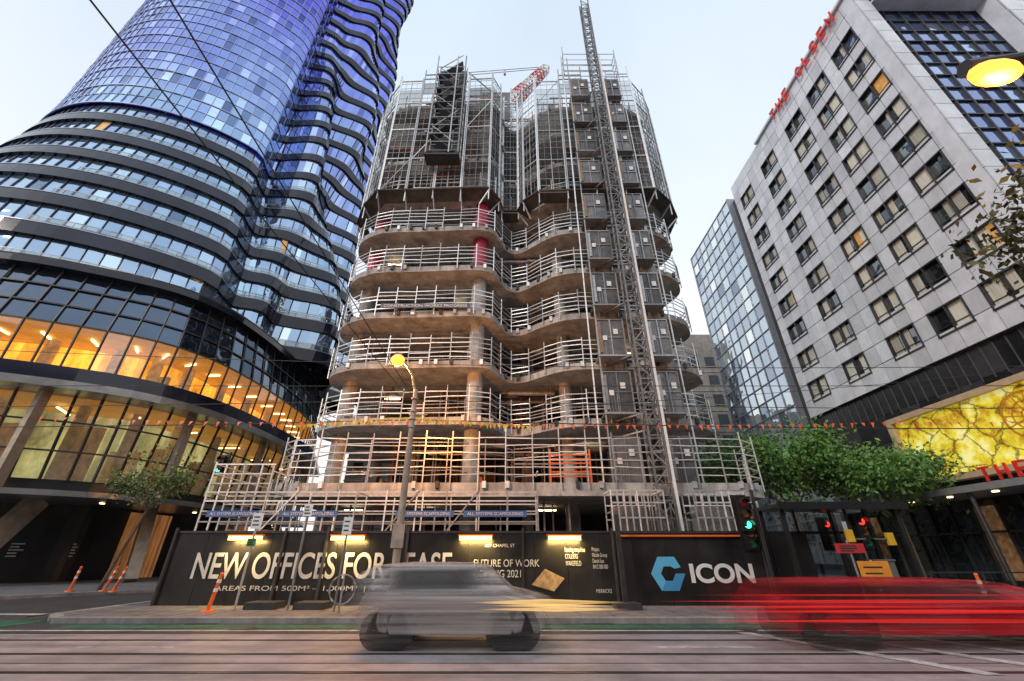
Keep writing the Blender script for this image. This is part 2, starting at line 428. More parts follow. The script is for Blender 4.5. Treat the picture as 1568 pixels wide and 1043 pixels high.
for z in (39.0,39.9,40.8,41.7):
    for y in (20.6,21.5): hp.bar((4.55,y,z),(9.2,y,z),.05)
    for x in (4.55,9.2): hp.bar((x,20.6,z),(x,21.5,z),.05)
hp.done('hoist_standards',galv,e)
gt=MB(); door=M('gate_sheet',(.15,.15,.155),.45,metal=.3,var=.4,scale=3,rnd=.5,dirt=.3)
for z in [4.75]+zs:
    for (a,c_) in ((5.05,6.6),(8.05,9.25)):
        gt.box(a,c_,21.15,21.2,z+.05,z+2.35,m=0)
        m_=(a+c_)/2
        for x in (a,m_,c_): gt.bar((x,21.12,z),(x,21.12,z+2.4),.07,m=1)
        for zz in (z+.05,z+1.2,z+2.4): gt.bar((a,21.12,zz),(c_,21.12,zz),.06,m=1)
        for k in range(5):
            x=a+(m_-a)*(k+.5)/5; gt.bar((x,21.13,z+.1),(x,21.13,z+1.15),.02,m=1)
        gt.box(m_+.15,m_+.42,21.08,21.1,z+1.4,z+1.75,m=2)
        if random.random()<.6: gt.box(m_-.5,m_-.25,21.08,21.1,z+1.0,z+1.3,m=2)
        gt.box(a-.1,c_+.1,21.0,22.2,z-.06,z-.0,m=1)
        gt.box(a+.05,a+.2,21.06,21.1,z+.2,z+2.2,m=3 if random.random()<.4 else 1)
gt.done('landing_gates',[door,galvd,white,timber],e)
cg=MB()
for (a,c_) in ((4.3,6.6),(7.9,10.4)):
    for y in (18.9,20.2):
        for k in range(9): x=a+(c_-a)*k/8; cg.bar((x,y,2.5),(x,y,4.2),.05)
        for zz in (2.5,3.1,3.7,4.2): cg.bar((a,y,zz),(c_,y,zz),.06)
    for x in (a,c_):
        for zz in (2.5,3.35,4.2): cg.bar((x,18.9,zz),(x,20.2,zz),.06)
    cg.box(a,c_,18.95,18.98,2.6,3.4,m=1); cg.box(a,c_,18.9,20.2,2.4,2.48,m=1)
    cg.box(a+.2,a+1.6,19.2,20.1,2.5,3.6,m=2)
cg.done('base_enclosure',[galv,smesh,galvd],e)

# ---- crane
e=empty('tower_crane'); s=MB()
red=M('crane_red',(.55,.05,.04),.45,var=.2)
def lattice(s,p,q,w0,w1,n,t,m=0,alt=None):
    p=Vector(p);q=Vector(q);d_=(q-p).normalized(); sd=Vector((0,1,0)); up=sd.cross(d_).normalized()
    prev=None
    for i in range(n+1):
        c_=p.lerp(q,i/n); w_=w0+(w1-w0)*i/n
        mm_=m if alt is None or (i//3)%2 else alt
        cs=[c_+up*w_/2+sd*w_/2,c_+up*w_/2-sd*w_/2,c_-up*w_/2-sd*w_/2,c_-up*w_/2+sd*w_/2]
        for k in range(4): s.bar(cs[k],cs[(k+1)%4],t*.7,m=mm_)
        if prev:
            for k in range(4): s.bar(prev[k],cs[k],t,m=mm_); s.bar(prev[k],cs[(k+1)%4],t*.6,m=mm_)
        prev=cs
lattice(s,(-.2,33,54.2),(4.8,33,62.2),1.5,.9,13,.12,0,2)
lattice(s,(-.8,33,39),(-.8,33,53),1.6,1.6,12,.12,1)
s.done('jib',[red,galvd,white],e)
s=MB(); s.bar((4.8,33,62.2),(-6,33,60.6),.06); s.bar((4.6,33,62.6),(-6,33,61.2),.06); s.bar((-6,33,61.2),(-.8,33,54),.12); s.bar((4.8,33,62.2),(4.8,33,59),.04)
s.box(-3.5,-.5,32,34,52,53); s.bar((-1,33,61.5),(-1,33,60.7),.3)
s.done('ropes',galvd,e)

# ---- lower scaffold + banners
e=empty('site_scaffold'); s=MB(); bn=MB()
for y in (18.3,19.6):
    for k in range(12):
        x=-12.9+k*1.27; s.bar((x,y,.12),(x,y,(5.3 if k<3 else 4.1)+RU(-.15,.25)),.055)
    for zz in (2.5,2.9,3.3,3.7,4.05): s.bar((-12.9,y,zz),(1.1,y,zz),.05)
for x in (-12.9,-11.6,-10.3,-6.5,1.1):
    for zz in (2.6,3.3,4.05,4.9): s.bar((x,18.3,zz),(x,19.6,zz),.05)
for x in (-10.3,-5.2,-2.7): s.bar((x,18.25,2.5),(x+1.27,18.25,4.1),.05)
for zz in (4.4,4.8,5.2): s.bar((-12.9,18.3,zz),(-10.3,18.3,zz),.05); s.bar((-12.9,18.3,zz),(-12.9,28,zz),.05)
for k in range(5): s.bar((-12.9,19+k*2,.1),(-12.9,19+k*2,5.3),.055)
for zz in (2.6,3.2,3.8): s.bar((-12.9,18.3,zz),(-12.9,28,zz),.05)
s.box(-12.9,1.1,18.3,19.6,2.42,2.5,m=1)
for k in range(30):
    x=RU(-12,11); y=RU(21,25); s.bar((x,y,.2),(x,y,4.1),.07,m=2)
s.done('standards',[galv,timber,galvd],e)
for (a,c_) in ((-12.6,-10.4),(-9.6,-7.2),(-4.8,-2.4),(-2.0,.6)): 
    bn.box(a,c_,18.22,18.25,3.08,3.32,m=0)
bn.done('banners',[blue_sheet],e)
for i,(a,c_) in enumerate(((-12.6,-10.4),(-9.6,-7.2),(-4.8,-2.4),(-2.0,.6))):
    text('ALL SYSTEMS SCAFFOLDING',a+.15,c_-.15,3.14,3.26,18.21,white,'banner_text_%d'%i,e,depth=.005)

# ------------------------------------------------------------------ hoarding
e=empty('construction_hoarding')
hm=M('hoarding_print',(.018,.018,.019),.35,var=.6,scale=.7,dirt=.3,rnd=.3)
hb=MB()
for k in range(18):
    x=-12.6+k*1.22; hb.box(x+.006,x+1.214,17.0+RU(0,.012),17.06,.13,2.42)
for k in range(8): hb.box(-12.66,-12.6,17.07+k*1.22,17.07+k*1.22+1.21,.13,2.42)
hb.box(9.3,9.36,17.07,27,.13,2.42)
hb.done('panels',hm,e)
hb=MB(); hb.box(-12.7,9.4,16.97,17.1,2.42,2.5)
for x in (-12.6,-8.5,-6.9,-3.9,.4,3.75,9.3): hb.box(x-.04,x+.04,16.9,16.99,.12,2.6)
hb.box(3.7,3.85,16.0,16.15,.12,3.0); hb.box(3.4,4.2,15.6,16.4,.12,.3)
for x in(-8.2,-6.6): hb.box(x-.5,x+.5,15.7,16.5,.12,.32)
hb.done('trim',steel_dk,e)
text('NEW OFFICES FOR LEASE',-11.6,-2.2,.93,1.78,16.985,whitetx,'headline',e,depth=.006,bold=.012)
text('AREAS FROM 500M² – 1,000M²  |  PHONE',-10.6,-3.7,.52,.72,16.985,whitetx,'subline',e,depth=.006)
text('627 CHAPEL ST',-1.0,0.1,1.95,2.06,16.985,whitetx,'address',e,depth=.006)
text('FUTURE OF WORK\nCOMING 2021',-1.4,1.0,.98,1.55,16.985,whitetx,'tagline',e,depth=.006)
text('Leasing enquiries\nCOLLIERS\nWAKEFIELD',1.95,2.7,1.35,1.95,16.985,whitetx,'agents',e,depth=.006)
text('MERRICKS',3.0,3.55,.5,.62,16.985,whitetx,'developer',e,depth=.006)
text('Project\nNicole Group\nDaniel Lee\n0412 000 000',2.95,3.5,1.25,1.95,16.985,whitetx,'contacts',e,depth=.006)
text('ICON',6.45,8.75,.8,1.42,16.985,white,'builder_lettering',e,depth=.006,bold=.03)
lb=M('logo_blue',(.10,.42,.68),.5,var=.1); lb2=M('logo_blue_dark',(.05,.27,.52),.5,var=.1)
hx=MB(); cxh,czh=5.65,1.1
H=[(cxh+.62*math.cos(rad(a)),czh+.62*math.sin(rad(a))) for a in range(0,360,60)]
I=[(cxh+.26*math.cos(rad(a)),czh+.26*math.sin(rad(a))) for a in range(0,360,60)]
for i in range(6):
    j=(i+1)%6
    if i in(0,): 
        hx.face([(H[i][0]-.13,16.985,H[i][1]+.2),(I[i][0]-.0,16.985,I[i][1]+.15),(I[j][0],16.985,I[j][1]),(H[j][0],16.985,H[j][1])],m=0); continue
    hx.face([(H[i][0],16.985,H[i][1]),(I[i][0],16.985,I[i][1]),(I[j][0],16.985,I[j][1]),(H[j][0],16.985,H[j][1])],m=0 if i<4 else 1)
hx.done('logo',[lb,lb2],e)
hx=MB(); hx.face([(.7,16.98,.75),(1.5,16.98,.55),(1.9,16.98,.95),(1.2,16.98,1.25)]); hx.done('poster_render',M('poster_tan',(.35,.24,.12),.5,var=.5,scale=5),e)
wl=M('work_light',(1,.8,.4),.5,emis=(1,.66,.18),es=3.5)
lt=MB()
for x in (-9.9,-6.1,-1.35,1.95): lt.box(x-.6,x+.6,16.76,16.9,2.18,2.32)
lt.done('work_lights',wl,e)
lt=MB()
for x in (-9.9,-6.1,-1.35,1.95): lt.box(x-.65,x+.65,16.76,16.96,2.325,2.38)
lt.box(4.0,9.2,16.85,16.95,2.3,2.36)
lt.done('light_housings',orange,e)
for x in (-9.9,-6.1,-1.35,1.95):
    l=bpy.data.lights.new('hoarding_light','AREA'); l.energy=60; l.shape='RECTANGLE'; l.size=1.2; l.size_y=.12; l.color=(1,.65,.22)
    o=bpy.data.objects.new('hoarding_light',l); scene.collection.objects.link(o); o.parent=e; o.location=(x,16.70,2.14); o.rotation_euler=(rad(22),0,0)

# ------------------------------------------------------------------ glass tower
gtw=empty('glass_tower')
def towerglass(name,lo,hi,zlo,zhi,rough=.04,metal=.85,bs=.5):
    m=bpy.data.materials.new(name); m.use_nodes=True; nt=m.node_tree; N=nt.nodes; L=nt.links; P=N['Principled BSDF']
    tc=N.new('ShaderNodeTexCoord'); sx=N.new('ShaderNodeSeparateXYZ'); L.new(tc.outputs['Object'],sx.inputs[0])
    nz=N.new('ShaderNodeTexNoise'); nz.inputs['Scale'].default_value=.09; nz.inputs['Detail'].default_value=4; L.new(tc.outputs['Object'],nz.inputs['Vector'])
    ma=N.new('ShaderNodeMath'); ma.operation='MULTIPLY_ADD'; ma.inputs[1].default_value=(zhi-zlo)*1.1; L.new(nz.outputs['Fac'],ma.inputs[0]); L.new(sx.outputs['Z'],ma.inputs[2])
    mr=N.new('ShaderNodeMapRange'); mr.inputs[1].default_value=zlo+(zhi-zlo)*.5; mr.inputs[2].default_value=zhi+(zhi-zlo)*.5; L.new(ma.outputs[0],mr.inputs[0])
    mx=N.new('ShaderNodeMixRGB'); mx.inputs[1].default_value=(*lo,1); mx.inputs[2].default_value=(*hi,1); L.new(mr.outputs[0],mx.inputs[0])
    at=N.new('ShaderNodeAttribute'); at.attribute_name='rnd'
    cr=N.new('ShaderNodeValToRGB'); cr.color_ramp.elements[0].color=(.4,.4,.45,1); cr.color_ramp.elements[0].position=0
    cr.color_ramp.elements[1].color=(2.0,1.8,1.4,1); cr.color_ramp.elements[1].position=1
    e_=cr.color_ramp.elements.new(.14); e_.color=(.82,.82,.84,1)
    e_=cr.color_ramp.elements.new(.88); e_.color=(1.12,1.09,1.03,1)
    L.new(at.outputs['Fac'],cr.inputs[0])
    mu=N.new('ShaderNodeMixRGB'); mu.blend_type='MULTIPLY'; mu.inputs[0].default_value=1; L.new(mx.outputs[0],mu.inputs[1]); L.new(cr.outputs[0],mu.inputs[2])
    L.new(mu.outputs[0],P.inputs['Base Color']); P.inputs['Metallic'].default_value=metal; P.inputs['Roughness'].default_value=rough
    n2=N.new('ShaderNodeTexNoise'); n2.inputs['Scale'].default_value=.35; n2.inputs['Detail'].default_value=2; L.new(tc.outputs['Object'],n2.inputs['Vector'])
    bp=N.new('ShaderNodeBump'); bp.inputs['Strength'].default_value=bs; bp.inputs['Distance'].default_value=.35; L.new(n2.outputs['Fac'],bp.inputs['Height']); L.new(bp.outputs[0],P.inputs['Normal'])
    return m
tg=towerglass('tower_glass',(.40,.56,.76),(.17,.19,.80),35,100)  # base colour ramp towards violet with height paints the reflected sky
tgs=towerglass('tower_glass_smooth',(.38,.55,.80),(.14,.13,.72),46,84,metal=.9,bs=.8)  # violet sky reflection put into this base colour as well
bandm=M('tower_band',(.015,.018,.035),.12,var=.3,scale=.5,rnd=.3)
edge=M('tower_edge',(.30,.33,.42),.3,metal=.4,var=.2,scale=1)
mull=M('tower_mullion',(.34,.40,.60),.3,metal=.5,var=.2)
mulld=M('tower_mullion_dark',(.05,.06,.1),.3,metal=.5,var=.2)
C=(-45.4,46.3)
def tr(phi,z):
    t=max(0,min(1,(50-z)/28)); t=t*t*(3-2*t)
    r=18.4+4.2*t
    r-=2.6*math.exp(-((phi+33)/5.)**2)
    if -33<phi<75:
        wv=min(1,(phi+33)/12)*min(1,(75-phi)/10)
        r+=wv*(1.9*math.sin(rad(phi*10)+z*.11)+.7*math.sin(rad(phi*19)-z*.06))
    return r
def tp(phi,z,dr=0):
    r=tr(phi,z)+dr; return (C[0]+r*math.cos(rad(phi)),C[1]+r*math.sin(rad(phi)),z)
ph=[-33+1.5*i for i in range(73)]; a=ph[-1]
while a<327-.1: a+=3; ph.append(a)
ph[-1]=327
FH=3.6; Z0=20.8; NF=46; ZS=Z0+7*FH
G=MB();GS=MB();B=MB();E=MB();MU=MB()
def mod(p): return p-360 if p>180 else p
for fl in range(NF):
    z=Z0+fl*FH
    for i in range(len(ph)-1):
        p0,p1=ph[i],ph[i+1]
        q0,q1=mod(p0),mod(p1)
        if q1<q0: q1=q0+ (p1-p0)
        wavy=-33<=q0<75
        if z<ZS-.1 or wavy:
            bh=1.4 if z<ZS-.1 else 1.2
            rc=-.35
            B.face([tp(q0,z),tp(q1,z),tp(q1,z+bh),tp(q0,z+bh)],r=RU(.2,.8))
            B.face([tp(q0,z,rc-.05),tp(q1,z,rc-.05),tp(q1,z),tp(q0,z)],r=.5)
            B.face([tp(q0,z+bh),tp(q1,z+bh),tp(q1,z+bh,rc-.05),tp(q0,z+bh,rc-.05)],r=.5)
            E.face([tp(q0,z+bh-.1,.04),tp(q1,z+bh-.1,.04),tp(q1,z+bh,.04),tp(q0,z+bh,.04)],r=.5)
            G.face([tp(q0,z+bh,rc),tp(q1,z+bh,rc),tp(q1,z+FH,rc),tp(q0,z+FH,rc)],m=1 if (z<ZS and random.random()<.008) else 0)
            if (i%2==0 or not wavy) and z<ZS+20: MU.bar(tp(q0,z+bh,rc+.05),tp(q0,z+FH,rc+.05),.09,m=1)
        else:
            for k in range(2):
                za=z+k*FH/2
                GS.face([tp(q0,za),tp(q1,za),tp(q1,za+FH/2),tp(q0,za+FH/2)])
                if -150<q0<-30: MU.bar(tp(q0,za,.03),tp(q1,za,.03),.06 if k else .13,m=0)
            if -150<q0<-30: MU.bar(tp(q0,z,.03),tp(q0,z+FH,.03),.07,m=0)
roomlit=M('room_light',(.4,.25,.1),.6,emis=(1,.6,.25),es=.35,var=.6)
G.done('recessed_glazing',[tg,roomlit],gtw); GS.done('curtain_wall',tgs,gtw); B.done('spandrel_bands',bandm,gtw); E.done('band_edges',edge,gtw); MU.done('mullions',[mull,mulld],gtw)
bl=MB(); bg_=MB()
for fl in range(0,7):
    z=Z0+fl*FH+1.4
    p=-75
    while p<40:
        bl.bar(tp(p,z,-.05),tp(p,z+.6,-.05),.04); bl.bar(tp(p,z+.6,-.05),tp(p+2,z+.6,-.05),.05)
        bg_.face([tp(p,z,.0),tp(p+2,z,.0),tp(p+2,z+.57,.0),tp(p,z+.57,.0)]); p+=2
bl.done('balustrades',galvd,gtw)
pc=catmull([(-95,19),(-60,20),(-44,20.8),(-36,22),(-31.4,23.6),(-26.4,26.4),(-24,30),(-23.1,35),(-23.0,41),(-23.5,48),(-27,58)],8)
pcl=resample(pc,1.5)
warmi=M('glow_interior',(.75,.25,.015),.8,var=.7,scale=.5,stretch=(1.4,1.4,.5),col2=(1,.45,.05),emtex=True,es=2.1,rnd=.3)  # back wall glows by itself, standing in for the room lighting
warmi2=M('glow_interior_lobby',(.32,.34,.13),.8,var=.85,scale=.5,stretch=(1,1,.6),col2=(.70,.66,.30),emtex=True,es=1.1,rnd=.35)  # lobby wall glows too, its lamplight put into the material
lampm=M('ceiling_lamp',(1,.8,.5),.5,emis=(1,.7,.3),es=7)
def glassy(name,tint,trans):
    m=bpy.data.materials.new(name); m.use_nodes=True; nt=m.node_tree; N=nt.nodes; L=nt.links
    for n in list(N):
        if n.type!='OUTPUT_MATERIAL': N.remove(n)
    o=[n for n in N if n.type=='OUTPUT_MATERIAL'][0]
    t=N.new('ShaderNodeBsdfTransparent'); t.inputs[0].default_value=(*tint,1)
    g_=N.new('ShaderNodeBsdfGlossy'); g_.inputs['Roughness'].default_value=.03; g_.inputs[0].default_value=(.8,.85,.9,1)
    at=N.new('ShaderNodeAttribute'); at.attribute_name='rnd'
    mr=N.new('ShaderNodeMapRange'); mr.inputs[3].default_value=1-trans-.08; mr.inputs[4].default_value=1-trans+.12; L.new(at.outputs['Fac'],mr.inputs[0])
    x=N.new('ShaderNodeMixShader'); L.new(mr.outputs[0],x.inputs[0]); L.new(t.outputs[0],x.inputs[1]); L.new(g_.outputs[0],x.inputs[2]); L.new(x.outputs[0],o.inputs[0]); return m
clear=glassy('clear_glazing',(.9,.88,.85),.88)
clear_dk=glassy('dark_glazing',(.68,.7,.66),.82)
bg_.done('balustrade_glass',clear_dk,gtw)
dkglass=towerglass('podium_dark_glass',(.10,.14,.19),(.20,.24,.34),0,60,rough=.05,metal=.9)
def wall(mb,off,z0,z1,off1=None,m=0):
    A=offset(pcl,off);Bq=offset(pcl,off if off1 is None else off1)
    for i in range(len(A)-1):
        mb.face([(*A[i],z0),(*A[i+1],z0),(*Bq[i+1],z1),(*Bq[i],z1)],m=m)
def ring(mb,o0,o1,z0,z1,m=0):
    A=offset(pcl,o0);Bq=offset(pcl,o1)
    for i in range(len(A)-1):
        mb.hexa([(*A[i],z0),(*A[i+1],z0),(*Bq[i+1],z0),(*Bq[i],z0),(*A[i],z1),(*A[i+1],z1),(*Bq[i+1],z1),(*Bq[i],z1)],.5,m)
def mullr(mb,off,z0,z1,off1=None,st=1,w_=.09):
    A=offset(pcl,off);Bq=offset(pcl,off if off1 is None else off1)
    for i in range(0,len(A),st): mb.bar((*A[i],z0),(*Bq[i],z1),w_)
P1=MB(); ring(P1,-.6,4,11.1,11.6); ring(P1,-.2,9,4.8,5.12); P1.done('podium_fascia',M('fascia_metal',(.28,.275,.27),.3,metal=.6,var=.3,scale=.7),gtw)
P1=MB(); ring(P1,-.25,4,11.6,12.6); ring(P1,.9,9,20.3,20.8); P1.done('podium_dark_bands',bandm,gtw)
P1=MB(); wall(P1,1.0,12.6,15.9,.8); P1.done('podium_glass_upper',clear,gtw)
P1=MB(); wall(P1,.8,15.9,20.3,1.6); P1.done('podium_glass_dark',dkglass,gtw)
P1=MB(); wall(P1,2.0,5.9,11.1,1.2); P1.done('podium_glass_lower',clear_dk,gtw)
P1=MB(); wall(P1,5.5,12.4,15.9); P1.done('podium_interior',warmi,gtw)
P1=MB(); wall(P1,6.0,5.1,11.1); P1.done('lobby_interior',warmi2,gtw)
P1=MB(); ring(P1,1.2,6,15.95,16.1); ring(P1,1.4,7,11.0,11.08); P1.done('podium_ceiling',M('warm_ceiling',(.6,.40,.2),.8,emis=(1,.40,.06),es=.35,var=.4,scale=1),gtw)  # ceiling has its own glow in place of light from the lamps
P1=MB(); mullr(P1,.95,12.6,15.9,.75,1,.10); mullr(P1,.72,15.9,20.3,1.5,1,.09); mullr(P1,1.9,5.9,11.1,1.1,1,.12)
for (zz,of) in ((15.9,.74),(17.4,.99),(18.9,1.24),(9.4,1.3),(7.6,1.6)):
    A=offset(pcl,of)
    for i in range(len(A)-1): P1.bar((*A[i],zz),(*A[i+1],zz),.1)
P1.done('podium_mullions',steel_dk,gtw)
P1=MB(); A=offset(pcl,4.0);A2=offset(pcl,2.8)
for i in range(0,len(A)-1,2): 
    P1.bar((*A[i],15.85),(*A2[i],15.85),.1)
    if i%4==0: P1.bar((*offset(pcl,5)[i],10.7),(*offset(pcl,3)[i],10.7),.10)
P1.done('podium_lamps',lampm,gtw)
P1=MB(); A=offset(pcl,4.6); A_5=offset(pcl,3.4)
for i in range(0,len(A)-1,3):
    P1.cyl((*A[i],12.4),(*A[i],16.0),.4,n=10); P1.box(A[i][0]-.5,A[i][0]+1.5,A[i][1]-.2,A[i][1]+.2,5.1,8+RU(0,2.5))
    P1.cyl((*A_5[i],5.1),(*A_5[i],11.0),.35,n=10)
    P1.box(A_5[i][0]-.4,A_5[i][0]+RU(.4,1.4),A_5[i][1],A_5[i][1]+.3,12.4,12.9+RU(.3,1.2))
P1.done('interior_columns',M('interior_col',(.40,.26,.13),.7,var=.4,rnd=.5,emtex=True,es=.35),gtw)  # slight glow in the columns imitates warm room light
P1=MB(); ring(P1,2.2,2.6,5.12,5.95); wall(P1,6.2,.1,4.8); P1.done('podium_base_walls',black,gtw)
P1=MB(); A=offset(pcl,6.1); B_=offset(pcl,1.0); A3=offset(pcl,3.2)
wood=M('timber_glow',(.22,.09,.03),.6,emtex=True,es=.7,var=.5,scale=2,stretch=(3,3,.3),rnd=.4)  # slats emit their own colour to look warmly lit
for i in range(len(A)-1):
    if i%13 in (0,1,2):
        for k in range(6):
            u=(k+.5)/6; x=A[i][0]*(1-u)+A[i+1][0]*u; y=A[i][1]*(1-u)+A[i+1][1]*u
            P1.bar((x,y,.12),(x,y,4.6),.17,.2)
P1.done('lobby_timber',wood,gtw)
P1=MB()
for i in range(len(A)-1):
    if i%13 in (5,9): 
        x,y=A[i]; dx=(A[i+1][0]-x);dy=(A[i+1][1]-y)
        for k in range(5):
            L_=RU(.3,.7); zz=2.3-k*.18
            P1.face([(x+dy*.05,y-dx*.05,zz),(x+dx*L_+dy*.05,y+dy*L_-dx*.05,zz),(x+dx*L_+dy*.05,y+dy*L_-dx*.05,zz+.08),(x+dy*.05,y-dx*.05,zz+.08)])
P1.done('base_panel_text',whitetx,gtw)
P1=MB(); colm=M('bronze_column',(.40,.33,.26),.4,metal=.3,var=.25,dirt=.2)
for i in range(2,len(B_),6):
    P1.bar((*B_[i],.1),(*A3[min(i+1,len(A3)-1)],4.8),.7,1.0); P1.bar((*offset(pcl,1.0)[i],5.2),(*offset(pcl,.9)[i],11.1),.35,.6)
P1.done('podium_columns',colm,gtw)
P1=MB()
for i in range(0,len(A3),3): P1.cyl((*A3[i],4.75),(*A3[i],4.795),.14,n=8)
P1.done('soffit_downlights',lampm,gtw)
P1=MB(); pr=[(p_[0],p_[1]) for p_ in offset(pcl,.9)]+[(-95,60)]; P1.prism(pr,20.80,20.95); P1.done('podium_roof',concrete_dk,gtw)

# ------------------------------------------------------------------ hotel
ho=empty('hotel_building')
panel=M('white_panel',(.66,.68,.73),.28,var=.12,scale=.8,rnd=.14,dirt=.15)
joint=M('panel_joint',(.07,.075,.09),.6)
wing=towerglass('hotel_glass',(.18,.24,.44),(.26,.36,.64),0,60,rough=.04,metal=.85)
wingl=towerglass('hotel_wing_glass',(.5,.6,.68),(.6,.7,.8),0,60,rough=.06,metal=.8)
curt=M('curtain',(.58,.56,.48),.8,var=.3,scale=3,stretch=(1,8,.3),rnd=.3)
wdk=towerglass('window_glass',(.12,.14,.15),(.30,.34,.37),0,60,rough=.03,metal=.85)
wlit=M('window_lit',(.4,.22,.08),.6,emis=(1,.5,.12),es=.3,var=.7,scale=3)
XF=28.0
b=MB(); b.box(XF+.35,60,16.9+.8,37.3,13,43.0); b.box(XF+.9,45,37.3,39,0.1,42.6); b.box(XF+.9,45,39,51,0.1,43); b.box(XF+3.4,60,17.6,37.3,.1,13)
b.done('core',joint,ho)
pa=MB();wn=MB();cu=MB();fm=MB()
NC,NR=18,20; cw=(37.3-16.7)/NC; rh=(43.3-13.0)/NR
wincols=[(1,2),(5,6),(9,10),(12,13),(15,16)]
wset={c:i for i,(p0,p1) in enumerate(wincols) for c in (p0,p1)}
for c_ in range(NC):
    for r_ in range(NR):
        y0=37.3-(c_+1)*cw; y1=y0+cw; z0=13+r_*rh; z1=z0+rh
        iswin=(r_%2==1) and c_ in wset and r_<NR-1
        if not iswin:
            xo=RU(0,.02); pa.box(XF+xo,XF+.12,y0+.03,y1-.03,z0+.03,z1-.03)
for (c0,c1) in wincols:
    for fl in range(9):
        y1=37.3-c0*cw; y0=37.3-(c1+1)*cw; z0=13+(fl*2+1)*rh; z1=z0+rh
        z0-=.25
        ym=(y0+y1)/2
        xx=XF+.22
        lit=random.random()<.08
        for (a,c_) in ((y0,ym),(ym,y1)):
            wn.face([(xx,c_,z0),(xx,a,z0),(xx,a,z1),(xx,c_,z1)],m=1 if lit and a==y0 else 0)
            if random.random()<.72:
                wdt=RU(.35,1)*(c_-a); s0=a if random.random()<.5 else c_-wdt
                cu.face([(xx-.03,s0+wdt,z0),(xx-.03,s0,z0),(xx-.03,s0,z1),(xx-.03,s0+wdt,z1)])
        for y in (y0,ym,y1): fm.box(XF-.05,XF+.21,y-.045,y+.045,z0,z1)
        for z in (z0,z1): fm.box(XF-.06,XF+.205,y0-.06,y1+.06,z-.045,z+.045)
        fm.box(XF+.13,XF+.18,y0,y1,z0+.5,z0+.54)
pa.done('facade_panels',panel,ho)
wn.done('windows',[wdk,wlit],ho); cu.done('curtains',curt,ho); fm.done('window_frames',steel_dk,ho)
b=MB()
def pgrid(b,x0,x1,y,z0,z1,cw,rh):
    nx=max(1,round((x1-x0)/cw)); nz_=max(1,round((z1-z0)/rh))
    for i in range(nx):
        for j in range(nz_):
            b.box(x0+(x1-x0)*i/nx+.025,x0+(x1-x0)*(i+1)/nx-.025,y-.08,y,z0+(z1-z0)*j/nz_+.025,z0+(z1-z0)*(j+1)/nz_-.025)
pgrid(b,28.0,29.2,16.7,13,43.3,1.2,1.5); pgrid(b,38.2,39.6,16.0,13,43.3,1.4,1.5); pgrid(b,29.2,38.2,16.0,41.6,43.4,1.5,.9); pgrid(b,39.6,56,16.7,13,43.3,1.2,1.5)
b.box(28,39.6,16.05,17.6,43.0,43.4); b.box(29.2,38.2,16.05,17.5,41.4,41.58); b.box(38.2,39.6,16.05,17.6,13,43)
b.box(28,29.2,16.75,17.6,13,43); b.box(XF-.25,XF+.6,16.4,31,43.3,43.55)
b.done('frame_panels',panel,ho)
b=MB();f=MB()
nx,nz_=7,19
for i in range(nx):
    for j in range(nz_):
        x0=29.2+9.0*i/nx;x1=29.2+9.0*(i+1)/nx;z0=13+28.4*j/nz_;z1=13+28.4*(j+1)/nz_
        b.face([(x0,17.3,z0),(x1,17.3,z0),(x1,17.3,z1),(x0,17.3,z1)])
for i in range(nx+1): x=29.2+9*i/nx; f.box(x-.05,x+.05,17.15,17.3,13,41.4)
for j in range(nz_+1): z=13+28.4*j/nz_; f.box(29.2,38.2,17.17,17.29,z-.05,z+.05)
b.done('corner_glass',wing,ho); f.done('corner_mullions',steel_dk,ho)
b=MB();f=MB()
for i in range(8):
    for j in range(24):
        y1=51-12*i/8;y0=51-12*(i+1)/8;z0=1+42*j/24;z1=1+42*(j+1)/24
        b.face([(XF+.3,y1,z0),(XF+.3,y0,z0),(XF+.3,y0,z1),(XF+.3,y1,z1)])
for i in range(9): y=51-12*i/8; f.bar((XF+.25,y,1),(XF+.25,y,43.1),.08)
for j in range(25): z=1+42*j/24; f.bar((XF+.25,39,z),(XF+.25,51,z),.10)
f.box(XF+.2,60,38.95,39.1,.1,43.2); f.box(XF+.2,45,51,51.2,.1,43.2)
b.done('wing_glass',wingl,ho); f.done('wing_mullions',M('grey_mullion',(.3,.32,.36),.4,metal=.3),ho)
b=MB()
for k in range(14):
    y0=17+k*1.46
    for j in range(4): b.box(XF+.35,XF+.6,y0+.02,y0+1.44,5.4+j*1.9+.015,5.4+(j+1)*1.9-.015)
b.done('base_cladding',M('black_cladding',(.03,.03,.034),.2,var=.3,scale=1,rnd=.6),ho)
f=MB()
for k in range(28): y=17+k*.73; f.box(XF+.28,XF+.345,y-.02,y+.02,10.9,12.9)
f.done('cladding_louvres',M('grey_louvre',(.12,.12,.13),.4,metal=.4),ho)
art=bpy.data.materials.new('art_panel'); art.use_nodes=True; N=art.node_tree.nodes; L=art.node_tree.links; P=N['Principled BSDF']
tc=N.new('ShaderNodeTexCoord'); vo=N.new('ShaderNodeTexVoronoi'); vo.feature='DISTANCE_TO_EDGE'; vo.inputs['Scale'].default_value=1.5
nzz=N.new('ShaderNodeTexNoise'); nzz.inputs['Scale'].default_value=.8; nzz.inputs['Detail'].default_value=9; nzz.inputs['Roughness'].default_value=.7
mxv=N.new('ShaderNodeMixRGB'); mxv.inputs[0].default_value=.55; L.new(tc.outputs['Object'],mxv.inputs[1]); L.new(nzz.outputs['Color'],mxv.inputs[2]); L.new(tc.outputs['Object'],nzz.inputs['Vector']); L.new(mxv.outputs[0],vo.inputs['Vector'])
